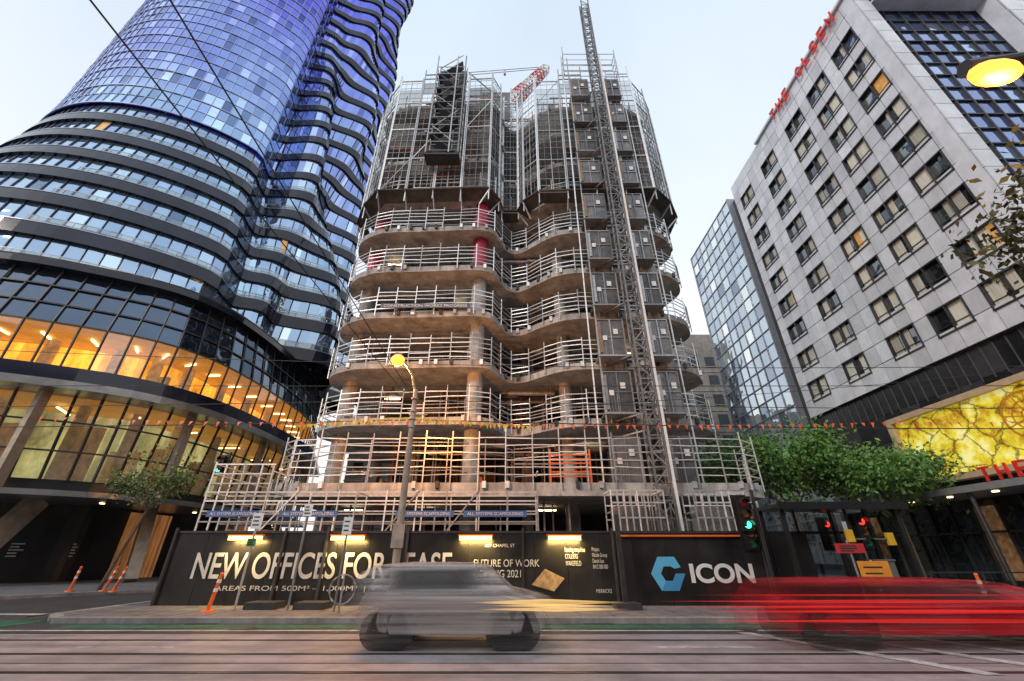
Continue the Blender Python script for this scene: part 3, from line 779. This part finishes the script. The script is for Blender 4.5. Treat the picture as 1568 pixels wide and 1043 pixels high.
cr=N.new('ShaderNodeValToRGB'); cr.color_ramp.elements[0].color=(.06,.03,.01,1); cr.color_ramp.elements[1].color=(.95,.9,.6,1); cr.color_ramp.elements[1].position=.05; L.new(vo.outputs[0],cr.inputs[0])
cr2=N.new('ShaderNodeValToRGB'); cr2.color_ramp.elements[0].position=.40; cr2.color_ramp.elements[1].position=.66; cr2.color_ramp.elements[1].color=(.35,.13,.01,1); cr2.color_ramp.elements[0].color=(.85,.84,.5,1)
ee=cr2.color_ramp.elements.new(.5); ee.color=(.70,.62,.05,1)
L.new(nzz.outputs['Fac'],cr2.inputs[0]); mu=N.new('ShaderNodeMixRGB'); mu.blend_type='MULTIPLY'; mu.inputs[0].default_value=.9; L.new(cr2.outputs[0],mu.inputs[1]); L.new(cr.outputs[0],mu.inputs[2])
L.new(mu.outputs[0],P.inputs['Base Color']); L.new(mu.outputs[0],P.inputs['Emission Color']); P.inputs['Emission Strength'].default_value=.6
e=empty('art_screen'); b=MB(); b.face([(XF-.1,29.2,6.15),(XF-.1,17.2,6.15),(XF-.1,17.2,10.1),(XF-.1,29.2,10.1)]); b.done('picture',art,e)
b=MB(); fy0,fy1,fz0,fz1=17.2,29.2,6.15,10.1
b.box(XF-.45,XF+.3,fy0,fy1,fz1,fz1+.35); b.box(XF-.45,XF+.3,fy0,fy1,fz0-.35,fz0); b.box(XF-.45,XF+.3,fy1,fy1+.35,fz0-.35,fz1+.35); b.box(XF-.45,XF+.3,fy0-.35,fy0,fz0-.35,fz1+.35)
b.done('frame',M('gold_frame',(.55,.40,.25),.4,var=.2),e)
b=MB()
cy,cz=21.3,8.4
for rr_ in (.35,.8,1.25,1.3):
    for k in range(24):
        t=rad(k*15);t2=rad(k*15+15)
        b.bar((XF-.12,cy+rr_*math.cos(t),cz+rr_*math.sin(t)),(XF-.12,cy+rr_*math.cos(t2),cz+rr_*math.sin(t2)),.03,.06)
for k in range(12):
    t=rad(k*30); b.bar((XF-.12,cy+.3*math.cos(t),cz+.3*math.sin(t)),(XF-.12,cy+1.3*math.cos(t+.2),cz+1.3*math.sin(t+.2)),.03,.06)
b.done('wheel_motif',M('art_orange',(.45,.2,.02),.6,emis=(.5,.2,.01),es=.3),e)
b=MB(); b.box(XF-3.0,XF+.6,16.95,36.5,4.75,5.1); b.box(XF-3.0,60,14.4,16.9,4.75,5.1); b.done('canopy',M('canopy_metal',(.36,.37,.39),.4,metal=.4,var=.15),ho)
b=MB(); b.box(XF+.55,XF+.9,17,37.3,.1,4.75)
b.done('shopfront_base',black,ho)
b=MB();f=MB()
for k in range(14):
    y0=17+k*1.46; b.face([(XF+.5,y0+1.46,.4),(XF+.5,y0,.4),(XF+.5,y0,4.3),(XF+.5,y0+1.46,4.3)],m=random.choice([0,0,1,0])); f.bar((XF+.45,y0,.1),(XF+.45,y0,4.75),.12)
    if k%2: f.bar((XF+.45,y0+.73,.1),(XF+.45,y0+.73,2.9),.06)
f.bar((XF+.45,17,2.9),(XF+.45,37.3,2.9),.12)
b.done('shopfront_glass',[wdk,M('shop_lit',(.08,.04,.02),.3,var=.9,scale=2.2,col2=(.30,.16,.07),emtex=True,es=.4)],ho); f.done('shopfront_mullions',steel_dk,ho)
b=MB()
for k in range(7): b.cyl((XF-2,18+k*2.6,4.70),(XF-2,18+k*2.6,4.745),.15,n=8)
b.done('canopy_downlights',lampm,ho)
for y in (18,24,30): 
    f=MB(); f.cyl((XF-2.6,y,.12),(XF-2.6,y,4.75),.12,n=12); f.done('canopy_post_%d'%y,steel_dk,ho)
redl=M('red_letters',(.5,.02,.02),.4,emis=(1,.04,.02),es=.15)
def sidetext(s,ya,yb,z0,z1,x,mat,name,bold=.01,depth=.1):
    n=len(s); st=(yb-ya)/n
    for i,ch in enumerate(s):
        if ch==' ': continue
        wd=abs(st)*(.62 if ch!='I' else .15)
        c0=abs(ya+st*(i+.5))
        t=text(ch,-(c0+wd/2),-(c0-wd/2),z0,z1,x,mat,name+'_%d'%i,ho,axis='side',depth=depth,bold=bold)
        for v in t.data.vertices: v.co.y=-v.co.y
sidetext('THE OLSEN',27.8,18.0,42.5,43.75,XF-.3,redl,'roof_letter')
sidetext('THE OLSEN',22.8,15.0,5.12,5.85,XF-3.0,redl,'canopy_letter')

# ------------------------------------------------------------------ background buildings
def bgb(x0,x1,y0,y1,h,col):
    e=empty('background_building'); b=MB(); b.box(x0,x1,y0,y1,0,h); b.box(x0+2,x1-2,y0+2,y1-2,h,h+2.5)
    b.done('walls',M('bg_wall',col,.8,dirt=.3),e); w_=MB(); f_=MB()
    z=3.
    while z<h-2:
        x=x0+1
        while x<x1-2: w_.box(x,x+1.6,y0-.04,y0+.05,z,z+1.7); f_.box(x-.1,x+1.7,y0-.15,y0+.02,z-.15,z-.03); x+=2.8
        y=y0+1
        while y<y1-2:
            for xs in (x0-.04,x1-.05): w_.box(xs,xs+.09,y,y+1.6,z,z+1.7)
            y+=2.8
        f_.box(x0-.1,x1+.1,y0-.1,y1+.1,z-1.1,z-.9)
        z+=3.3
    w_.done('windows',wdk,e); f_.done('ledges',concrete,e)
bgb(20,40,62,85,34,(.35,.33,.30)); bgb(-26,-13,66,90,30,(.2,.2,.22)); bgb(-12,16,70,90,22,(.3,.28,.26)); bgb(60,100,20,60,24,(.3,.27,.24)); bgb(40,120,80,120,26,(.28,.27,.27))
bgb(-140,-98,20,60,22,(.3,.28,.26))
bgb(-60,-20,-50,-22,24,(.25,.22,.2)); bgb(-15,30,-50,-22,18,(.3,.26,.22)); bgb(35,80,-50,-22,30,(.2,.2,.22))

# ------------------------------------------------------------------ trees
bark=M('bark',(.12,.09,.07),.9,var=.3,scale=6,bump=.4)
def leafm(name,col):
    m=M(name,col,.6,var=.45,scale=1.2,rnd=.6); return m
def tree(name,x,y,h,cr_,cz,leaf,nl,ls,seed,squash=.8,z0=.1,lean=(0,0),thin=1.):
    random.seed(seed); e=empty(name,(x,y,z0)); b=MB(); lf=MB()
    tips=[]
    def br(p,d,l,r,dep):
        q=p+d*l; b.cyl(p,q,r,r*.68,n=7,caps=False)
        if dep==0 or r<.012: tips.append(q); return
        for k in range(3):
            nd=(d+Vector((RU(-1,1),RU(-1,1),RU(-.25,.7)))*.75).normalized(); br(q,nd,l*RU(.6,.82),r*.62,dep-1)
        tips.append(q)
    th=cz-cr_*squash*.9
    mid=Vector((lean[0]*.5,lean[1]*.5,th*.55)); top=Vector((lean[0],lean[1],th))
    r0=.045*h*.5*thin
    b.cyl((0,0,0),mid,r0,r0*.8,n=10,caps=False); b.cyl(mid,top,r0*.8,r0*.65,n=10,caps=False)
    for k in range(5):
        a_=k*1.26+RU(-.3,.3); br(top,Vector((math.cos(a_)*.8,math.sin(a_)*.8,RU(.5,1.1))).normalized(),cr_*.5,r0*.45,3)
    cl=[]
    cc=Vector((lean[0],lean[1],cz))
    for t_ in tips:
        if (t_-cc).length<cr_*1.15: cl.append(t_)
    for k in range(26):
        a_=RU(0,6.28);ph_=RU(-1,1); rr=cr_*RU(.55,1.0); s_=math.sqrt(1-ph_*ph_)
        cl.append(cc+Vector((rr*s_*math.cos(a_),rr*s_*math.sin(a_),rr*ph_*squash)))
    for k in range(nl):
        c_=random.choice(cl); g_=cr_*.17
        p=c_+Vector((random.gauss(0,g_),random.gauss(0,g_),random.gauss(0,g_*.7)))
        a1=Vector((RU(-1,1),RU(-1,1),RU(-1,1))).normalized(); a2=a1.cross(Vector((RU(-1,1),RU(-1,1),RU(-1,1)))).normalized()
        s_=ls*RU(.6,1.3)
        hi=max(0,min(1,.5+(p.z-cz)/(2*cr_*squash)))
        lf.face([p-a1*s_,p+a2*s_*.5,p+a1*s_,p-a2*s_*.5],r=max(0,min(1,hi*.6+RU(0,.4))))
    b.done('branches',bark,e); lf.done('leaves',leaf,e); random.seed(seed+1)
lg=leafm('leaf_green',(.10,.22,.045)); ld=leafm('leaf_dark',(.035,.05,.02)); ly=leafm('leaf_young',(.17,.23,.08))
tree('street_tree',19.2,30,9,3.9,6.9,lg,10000,.16,11)
tree('street_tree',24.0,27.5,8.5,3.2,5.9,lg,7500,.15,12)
tree('street_tree',16.5,36,10,4,7.5,lg,6000,.2,13)
tree('street_tree',-20.8,24,6.9,1.7,5.7,ly,2600,.10,14,squash=1.3,lean=(.9,0),thin=.6)
tree('street_tree',11.9,4.2,8.5,2.9,7.3,ld,12000,.09,15,squash=.85)
random.seed(99)

# ------------------------------------------------------------------ street furniture
sodium=M('sodium_lamp',(1,.4,.1),.5,emis=(1,.26,.02),es=3.6)
e=empty('street_lamp'); b=MB()
b.cyl((-3.75,15,.12),(-3.75,15,5.2),.13,.11,n=14); b.cyl((-3.75,15,5.2),(-3.75,15,7.4),.1,.08,n=12)
b.cyl((-3.75,15,.12),(-3.75,15,.7),.19,.17,n=14)
b.cyl((-3.75,15,7.2),(-3.95,15,8.0),.045,n=8); b.cyl((-3.95,15,8.0),(-4.5,15,8.85),.04,n=8)
b.cyl((-3.9,15,6.4),(-3.2,15,6.4),.03,n=6); b.cyl((-4.5,15,8.84),(-4.75,14.9,8.88),.16,.1,n=10)
b.box(-3.95,-3.55,14.84,14.88,1.9,2.6)
for zz in (5.9,6.2,6.5,7.0): b.cyl((-3.75,15,zz),(-3.75,15,zz+.05),.14,n=12)
b.done('pole',M('pole_paint',(.42,.34,.28),.6,var=.3,scale=3,dirt=.4),e)
b=MB(); b.ball((-4.6,14.93,8.64),.28,.24,.24,m=0); b.done('lantern',sodium,e)
l=bpy.data.lights.new('lamp_glow','POINT'); l.energy=2200; l.color=(1,.36,.05); l.shadow_soft_size=.2
o=bpy.data.objects.new('lamp_glow',l); scene.collection.objects.link(o); o.parent=e; o.location=(-4.75,15.4,8.4)
e=empty('street_lamp'); b=MB(); b.cyl((10.2,3.6,.12),(10.2,3.6,9.2),.12,.08,n=12); b.cyl((10.2,3.6,9.05),(8.3,3.85,8.98),.05,n=8)
b.cyl((8.45,3.82,8.98),(7.6,3.95,8.92),.10,.14,n=12); b.done('pole',steel_dk,e)
b=MB(); b.ball((7.95,3.9,8.72),.42,.2,.2); b.done('lantern',sodium,e)
l=bpy.data.lights.new('lamp_glow','POINT'); l.energy=500; l.color=(1,.38,.06); l.shadow_soft_size=.15
o=bpy.data.objects.new('lamp_glow',l); scene.collection.objects.link(o); o.parent=e; o.location=(7.9,3.9,8.3)

e=empty('overhead_wires'); b=MB()
def cable(b,p,q,sag,t=.02,n=20):
    p=Vector(p);q=Vector(q);pr=None
    for i in range(n+1):
        u=i/n; c_=p.lerp(q,u); c_.z-=4*sag*u*(1-u)
        if pr is not None: b.bar(pr,c_,t)
        pr=c_
cable(b,(-4.2,15,7.3),(-5.0,-6,7.3),.15,.016); cable(b,(-3.75,15,7.0),(-3.9,-6,7.6),.15,.016)
cable(b,(-60,10.5,6.0),(60,10.5,6.0),.2,.014)
cable(b,(-60,15.2,6.7),(-3.75,15,6.2),.5,.03); cable(b,(-3.75,15,6.2),(60,15.4,6.9),.6,.03)
cable(b,(-60,15.2,7.5),(-3.75,15,7.0),.5,.02); cable(b,(-3.75,15,7.0),(60,15.4,8.5),.9,.02)
cable(b,(-28,15,9.5),(28,16,9.0),.6,.02); cable(b,(-3.75,15,6.5),(27.5,20,10.5),.3,.018)
b.done('cables',wire,e)
e=empty('warning_bunting'); b=MB()
def bunt(p,q,sag,n,m,w_=.065):
    p=Vector(p);q=Vector(q)
    for i in range(n):
        u=(i+.5+RU(-.25,.25))/n; c_=p.lerp(q,u); c_.z-=4*sag*u*(1-u)
        b.face([(c_.x-w_,c_.y,c_.z),(c_.x+w_,c_.y,c_.z),(c_.x+RU(-.06,.06),c_.y+RU(-.05,.05),c_.z-RU(.12,.24))],m=m)
bunt((-18,15.05,6.35),(-3.75,14.97,6.15),.12,32,0); bunt((-3.75,14.97,6.15),(15,15.05,6.15),.15,48,0); bunt((-8,15,6.0),(-3.75,14.95,6.3),.0,30,1,.07); bunt((-3.7,14.95,6.28),(.8,15.0,5.95),.0,30,1,.07)
bunt((15,15.05,6.15),(26,15.2,6.4),.1,20,0)
b.done('flags',[M('flag_orange',(.85,.13,.03),.5,emis=None),M('yellow_tape',(.8,.5,.04),.5)],e)

def signpost(name,x,y,h,boards,lean=0):
    e=empty(name); b=MB(); b.cyl((x,y,.12),(x+lean,y,h),.035,n=8); b.done('pole',galvd,e)
    b=MB(); t_=MB()
    for (w_,z0,z1,mi) in boards:
        b.box(x-w_/2,x+w_/2,y-.06,y-.045,z0,z1,m=mi)
        for k in range(3): 
            zz=z0+(z1-z0)*(.25+.25*k); t_.box(x-w_*.36,x+w_*RU(.1,.38),y-.066,y-.062,zz-.025,zz+.02)
    b.done('boards',[white,M('sign_orange',(.8,.3,.03),.5),M('sign_green',(.05,.25,.1),.5),M('sign_red',(.5,.03,.03),.5)],e); t_.done('legend',steel_dk,e)
signpost('parking_sign',-5.6,15.3,2.95,[(.32,2.3,2.85,0)])
signpost('parking_sign',-8.9,15.6,3.1,[(.35,2.5,3.0,0),(.3,1.95,2.2,2)])
signpost('pedestrian_sign',-7.2,15.6,3.5,[(.3,2.9,3.3,0)])
signpost('footpath_closed_sign',11.75,15.2,1.55,[(1.0,.82,1.52,1)])
signpost('prepare_to_stop_sign',11.7,15.9,2.15,[(1.0,1.75,2.05,3)])
signpost('street_name_sign',14.6,19,3.2,[(1.2,2.6,2.95,0)])
e=empty('white_banner_pole'); b=MB(); b.cyl((13.4,24,.1),(13.4,24,6.8),.09,n=10); b.cyl((13.4,24,6.8),(13.2,23.5,7.0),.07,n=8); b.box(13.28,13.34,23.9,24.1,4.7,6.5); b.done('pole',white,e)

def signal(x,y,zt,lit,px):
    e=empty('traffic_signal'); b=MB(); b.cyl((px,y,.12),(px,y,zt+.25),.06,n=10); b.cyl((px,y,.12),(px,y,.4),.1,n=10)
    b.bar((px,y,zt-.2),(x,y,zt-.2),.05); b.bar((px,y,zt-.9),(x,y,zt-.9),.05)
    b.box(x-.17,x+.17,y-.12,y+.1,zt-1.05,zt); b.box(x-.27,x+.27,y+.1,y+.115,zt-1.15,zt+.1)
    for k in range(3):
        zc=zt-.18-k*.34
        for a_ in range(0,190,20):
            t0,t1=rad(a_),rad(a_+20); r_=.14
            b.face([(x+r_*math.cos(t0),y-.12,zc+r_*math.sin(t0)),(x+r_*math.cos(t1),y-.12,zc+r_*math.sin(t1)),(x+r_*math.cos(t1),y-.34,zc-.02+r_*math.sin(t1)),(x+r_*math.cos(t0),y-.34,zc-.02+r_*math.sin(t0))])
    b.done('housing',black,e)
    for k,(col,em) in enumerate((((.3,.01,.01),(1,.03,.02)),((.3,.15,.01),(1,.4,.02)),((.01,.2,.1),(.05,1,.45)))):
        s_=MB(); zc=zt-.18-k*.34; s_.cyl((x,y-.125,zc),(x,y-.14,zc),.115,n=16); s_.done('lens_%d'%k,M('lens',col,.3,emis=em,es=3.5 if k==lit else 0.02),e)
signal(7.85,15.0,3.45,2,8.3); signal(12.6,16.2,2.95,0,12.2); signal(12.95,18.5,3.0,0,13.4); signal(8.55,16.3,2.9,0,8.9)
signal(-17.5,25.2,7.0,2,-17.1)
e=empty('signal_control_box'); b=MB(); b.box(12.9,13.5,16.4,16.8,.12,1.5); b.box(12.86,13.54,16.36,16.84,1.5,1.56); b.box(11.9,12.15,16.05,16.15,2.1,2.5,m=1); b.box(13.3,13.55,16.05,16.15,2.0,2.4,m=1); b.bar((12.2,16.1,2.2),(13.4,16.1,2.2),.05); b.done('cabinet',[M('green_grey',(.12,.14,.12),.6),M('yellow_box',(.7,.42,.03),.5)],e)

e=empty('tram_shelter'); b=MB()
b.box(9.5,14.0,15.6,17.6,3.2,3.32); b.box(9.45,14.05,15.55,15.65,3.14,3.38)
for x in (9.7,13.8):
    for y in (15.9,17.3): b.box(x-.07,x+.07,y-.07,y+.07,.12,3.2)
for x in (11,12.4): b.box(x-.04,x+.04,17.26,17.34,.12,3.2)
b.box(9.7,13.8,17.26,17.33,2.4,2.5); b.box(10,12,16.7,17.1,.5,.56); b.box(10.1,10.2,16.7,17.1,.12,.5); b.box(11.8,11.9,16.7,17.1,.12,.5)
b.box(9.75,11.2,17.2,17.25,.3,2.4)
b.done('frame',black,e)
b=MB(); b.face([(11.2,17.3,.3),(13.8,17.3,.3),(13.8,17.3,3.1),(11.2,17.3,3.1)]); b.face([(13.8,15.9,.3),(13.8,17.3,.3),(13.8,17.3,2.4),(13.8,15.9,2.4)]); b.done('glass',clear_dk,e)

def bollard(x,y,lean=0):
    e=empty('traffic_bollard'); b=MB(); b.cyl((x,y,.12),(x,y,.17),.2,.18,n=14); b.cyl((x,y,.17),(x+lean,y,1.15),.06,.045,n=12); b.cyl((x+lean,y,1.15),(x+lean*1.05,y,1.2),.06,.03,n=12); b.done('post',orange,e)
    b=MB()
    for k in (.55,.8): b.cyl((x+lean*(k-.05),y,.17+k*.98-.05),(x+lean*(k+.05),y,.17+k*.98+.05),.064,.06,n=12)
    b.done('reflective_bands',white,e)
bollard(-9.5,15.2,.12); bollard(-20.0,23.4,.25); bollard(-19.2,23.0,.25); bollard(-21.5,23.2,.1); bollard(14.4,14.6,0)
e=empty('bicycle_hoop'); b=MB()
for k in range(20):
    t0,t1=rad(k*18),rad(k*18+18); b.bar((-5.3+.4*math.cos(t0),14.9,.75+.4*math.sin(t0)),(-5.3+.4*math.cos(t1),14.9,.75+.4*math.sin(t1)),.04)
b.bar((-5.3,14.9,.12),(-5.3,14.9,1.15),.05); b.done('hoop',galvd,e)
e=empty('pedestrian_barrier'); b=MB()
for x in range(16,25,2): b.bar((x*1.,18,.1),(x*1.,18,1.1),.05)
for z in (.6,1.1): b.bar((16,18,z),(24,18,z),.05)
b.done('rails',steel_dk,e)

# ------------------------------------------------------------------ moving cars (long exposure)
def carmat(name,col,L0,L1,fade,amax,metal=.2,rough=.35,em=None,es=0,win=None,lo=.6):
    m=bpy.data.materials.new(name); m.use_nodes=True; nt=m.node_tree; N=nt.nodes; L=nt.links; P=N['Principled BSDF']
    def MR(inp,a,b_,c,d_,sm=True):
        n=N.new('ShaderNodeMapRange'); n.interpolation_type='SMOOTHSTEP' if sm else 'LINEAR'
        n.inputs[1].default_value=a;n.inputs[2].default_value=b_;n.inputs[3].default_value=c;n.inputs[4].default_value=d_; L.new(inp,n.inputs[0]); return n.outputs[0]
    def MU(a,b_):
        n=N.new('ShaderNodeMath'); n.operation='MULTIPLY'; L.new(a,n.inputs[0]); L.new(b_,n.inputs[1]); return n.outputs[0]
    tc=N.new('ShaderNodeTexCoord'); mp=N.new('ShaderNodeMapping'); mp.inputs['Scale'].default_value=(.10,1,9); L.new(tc.outputs['Object'],mp.inputs[0])
    nz=N.new('ShaderNodeTexNoise'); nz.inputs['Scale'].default_value=1.3; nz.inputs['Detail'].default_value=4; L.new(mp.outputs[0],nz.inputs['Vector'])
    cr=N.new('ShaderNodeValToRGB'); cr.color_ramp.elements[0].position=.35; cr.color_ramp.elements[1].position=.65
    cr.color_ramp.elements[0].color=(*[c*.55 for c in col],1); cr.color_ramp.elements[1].color=(*[min(1,c*1.5) for c in col],1)
    L.new(nz.outputs['Fac'],cr.inputs[0]); out=cr.outputs[0]
    sx=N.new('ShaderNodeSeparateXYZ'); L.new(tc.outputs['Object'],sx.inputs[0])
    if win:
        x0,x1,z0,z1=win
        f_=MU(MU(MR(sx.outputs['X'],x0-.4,x0+.4,0,1),MR(sx.outputs['X'],x1+.45,x1-.45,0,1)),MU(MR(sx.outputs['Z'],z0-.03,z0+.05,0,1),MR(sx.outputs['Z'],z1+.04,z1-.04,0,1)))
        mx=N.new('ShaderNodeMixRGB'); L.new(f_,mx.inputs[0]); L.new(out,mx.inputs[1]); mx.inputs[2].default_value=(*[c*.16 for c in col],1); out=mx.outputs[0]
    L.new(out,P.inputs['Base Color']); P.inputs['Metallic'].default_value=metal; P.inputs['Roughness'].default_value=rough
    al=MU(MU(MR(sx.outputs['X'],L0,L0+fade,0,1),MR(sx.outputs['X'],L1,L1-fade,0,1)),MR(nz.outputs['Fac'],.3,.7,amax*lo,min(1,amax*1.25),False))
    L.new(al,P.inputs['Alpha'])
    if em: P.inputs['Emission Color'].default_value=(*em,1); P.inputs['Emission Strength'].default_value=es
    return m
def car(name,loc,Lh,H,col,amax,fade,shifts,trail,tyre_a=.75):
    e=empty(name,loc); k=Lh/2; ex=max(shifts)
    win=(-k+.5,k*.30,H*.67,H*.91)
    body=carmat(name+'_paint',col,-k-ex-.1,k+ex+.1,fade,amax,win=win); ty=carmat(name+'_tyre',(.035,.035,.037),-k-ex,k+ex,fade*.7,tyre_a,0,.8)
    W=.92
    def side(b,prof,w0,w1,z0,z1,sh,m=0):
        n=len(prof); kk=len(b.v)
        for s_ in (-1,1):
            for (x,z) in prof:
                t=max(0,min(1,(z-z0)/(z1-z0))); b.v.append((x+sh,s_*(w0+(w1-w0)*t-abs(sh)*.02),z))
        for i in range(n):
            j=(i+1)%n; b.f.append((kk+i,kk+j,kk+n+j,kk+n+i)); b.r.append(.5); b.m.append(m)
        b.f.append(tuple(kk+i for i in range(n-1,-1,-1))); b.r.append(.5); b.m.append(m)
        b.f.append(tuple(kk+n+i for i in range(n))); b.r.append(.5); b.m.append(m)
    # one silhouette per exposure ghost: body + greenhouse in a single outline
    prof=[(-k,.45),(-k+.03,.8),(-k+.12,H*.62),(-k+.30,H*.86),(-k+.58,H*.96),(-k*.35,H),(k*.02,H*.985),(k*.16,H*.94),(k*.44,H*.65),(k*.75,H*.58),(k-.12,H*.5),(k,.55),(k-.08,.3),(k*.87,.27),(k*.80,.60),(k*.66,.70),(k*.50,.62),(k*.42,.25),(-k*.42,.25),(-k*.50,.62),(-k*.64,.70),(-k*.80,.60),(-k*.87,.27),(-k+.08,.3)]
    b=MB(); b4=MB()
    for sh in shifts: side(b,prof,W,W-.24,H*.6,H,sh)
    for x in (-k*.65,k*.65):
        sm=ex*.55; pr=[]
        for a_ in range(-90,91,15): pr.append((x+sm+.33*math.cos(rad(a_)),.33+.33*math.sin(rad(a_))))
        for a_ in range(90,271,15): pr.append((x-sm+.33*math.cos(rad(a_)),.33+.33*math.sin(rad(a_))))
        n=len(pr)
        for s_ in (-1,1):
            kk=len(b4.v); ya,yb=s_*(W-.22),s_*(W-.03)
            b4.v.extend([(p_[0],ya,p_[1]) for p_ in pr]); b4.v.extend([(p_[0],yb,p_[1]) for p_ in pr])
            for i in range(n):
                j=(i+1)%n; b4.f.append((kk+i,kk+j,kk+n+j,kk+n+i)); b4.r.append(.5); b4.m.append(0)
            b4.f.append(tuple(kk+i for i in range(n))); b4.r.append(.5); b4.m.append(0)
            b4.f.append(tuple(kk+n+i for i in range(n))); b4.r.append(.5); b4.m.append(0)
    b.done('body',body,e,bevel=.05); b4.done('wheels',ty,e)
    b=MB()
    for (x0,x1,z,r_,mi) in trail:
        b.face([(x0,-W-.03,z),((x0+x1)/2,-W-.03,z-r_),(x1,-W-.03,z),((x0+x1)/2,-W-.03,z+r_)],m=mi)
    tr1=carmat(name+'_lamp_y',(.8,.5,.2),.2,k+1.9,1.1,.6,0,.5,(1,.6,.2),1.1,lo=.3); tr2=carmat(name+'_lamp_r',(.6,.02,.02),-k-3.2,k+3,3.,.55,0,.5,(1,.04,.03),.6,lo=.3)
    b.done('light_trails',[tr1,tr2],e)
car('silver_car',(-1.25,10.9,.012),3.9,1.54,(.52,.49,.48),.52,1.2,(-.42,0.,.42),[(.3,3.7,.82,.06,0),(.5,3.8,.70,.04,0),(.8,3.4,.76,.03,0)])
car('red_car',(9.2,10.9,.012),7.8,1.22,(.62,.015,.03),.42,3.0,(-.8,0.,.8),[(-6.5,4,.84,.03,1),(-6.0,5,.66,.04,1),(-5.6,3,.95,.02,1),(-5.4,5,.5,.04,1),(-7,1,.74,.02,1)],.4)
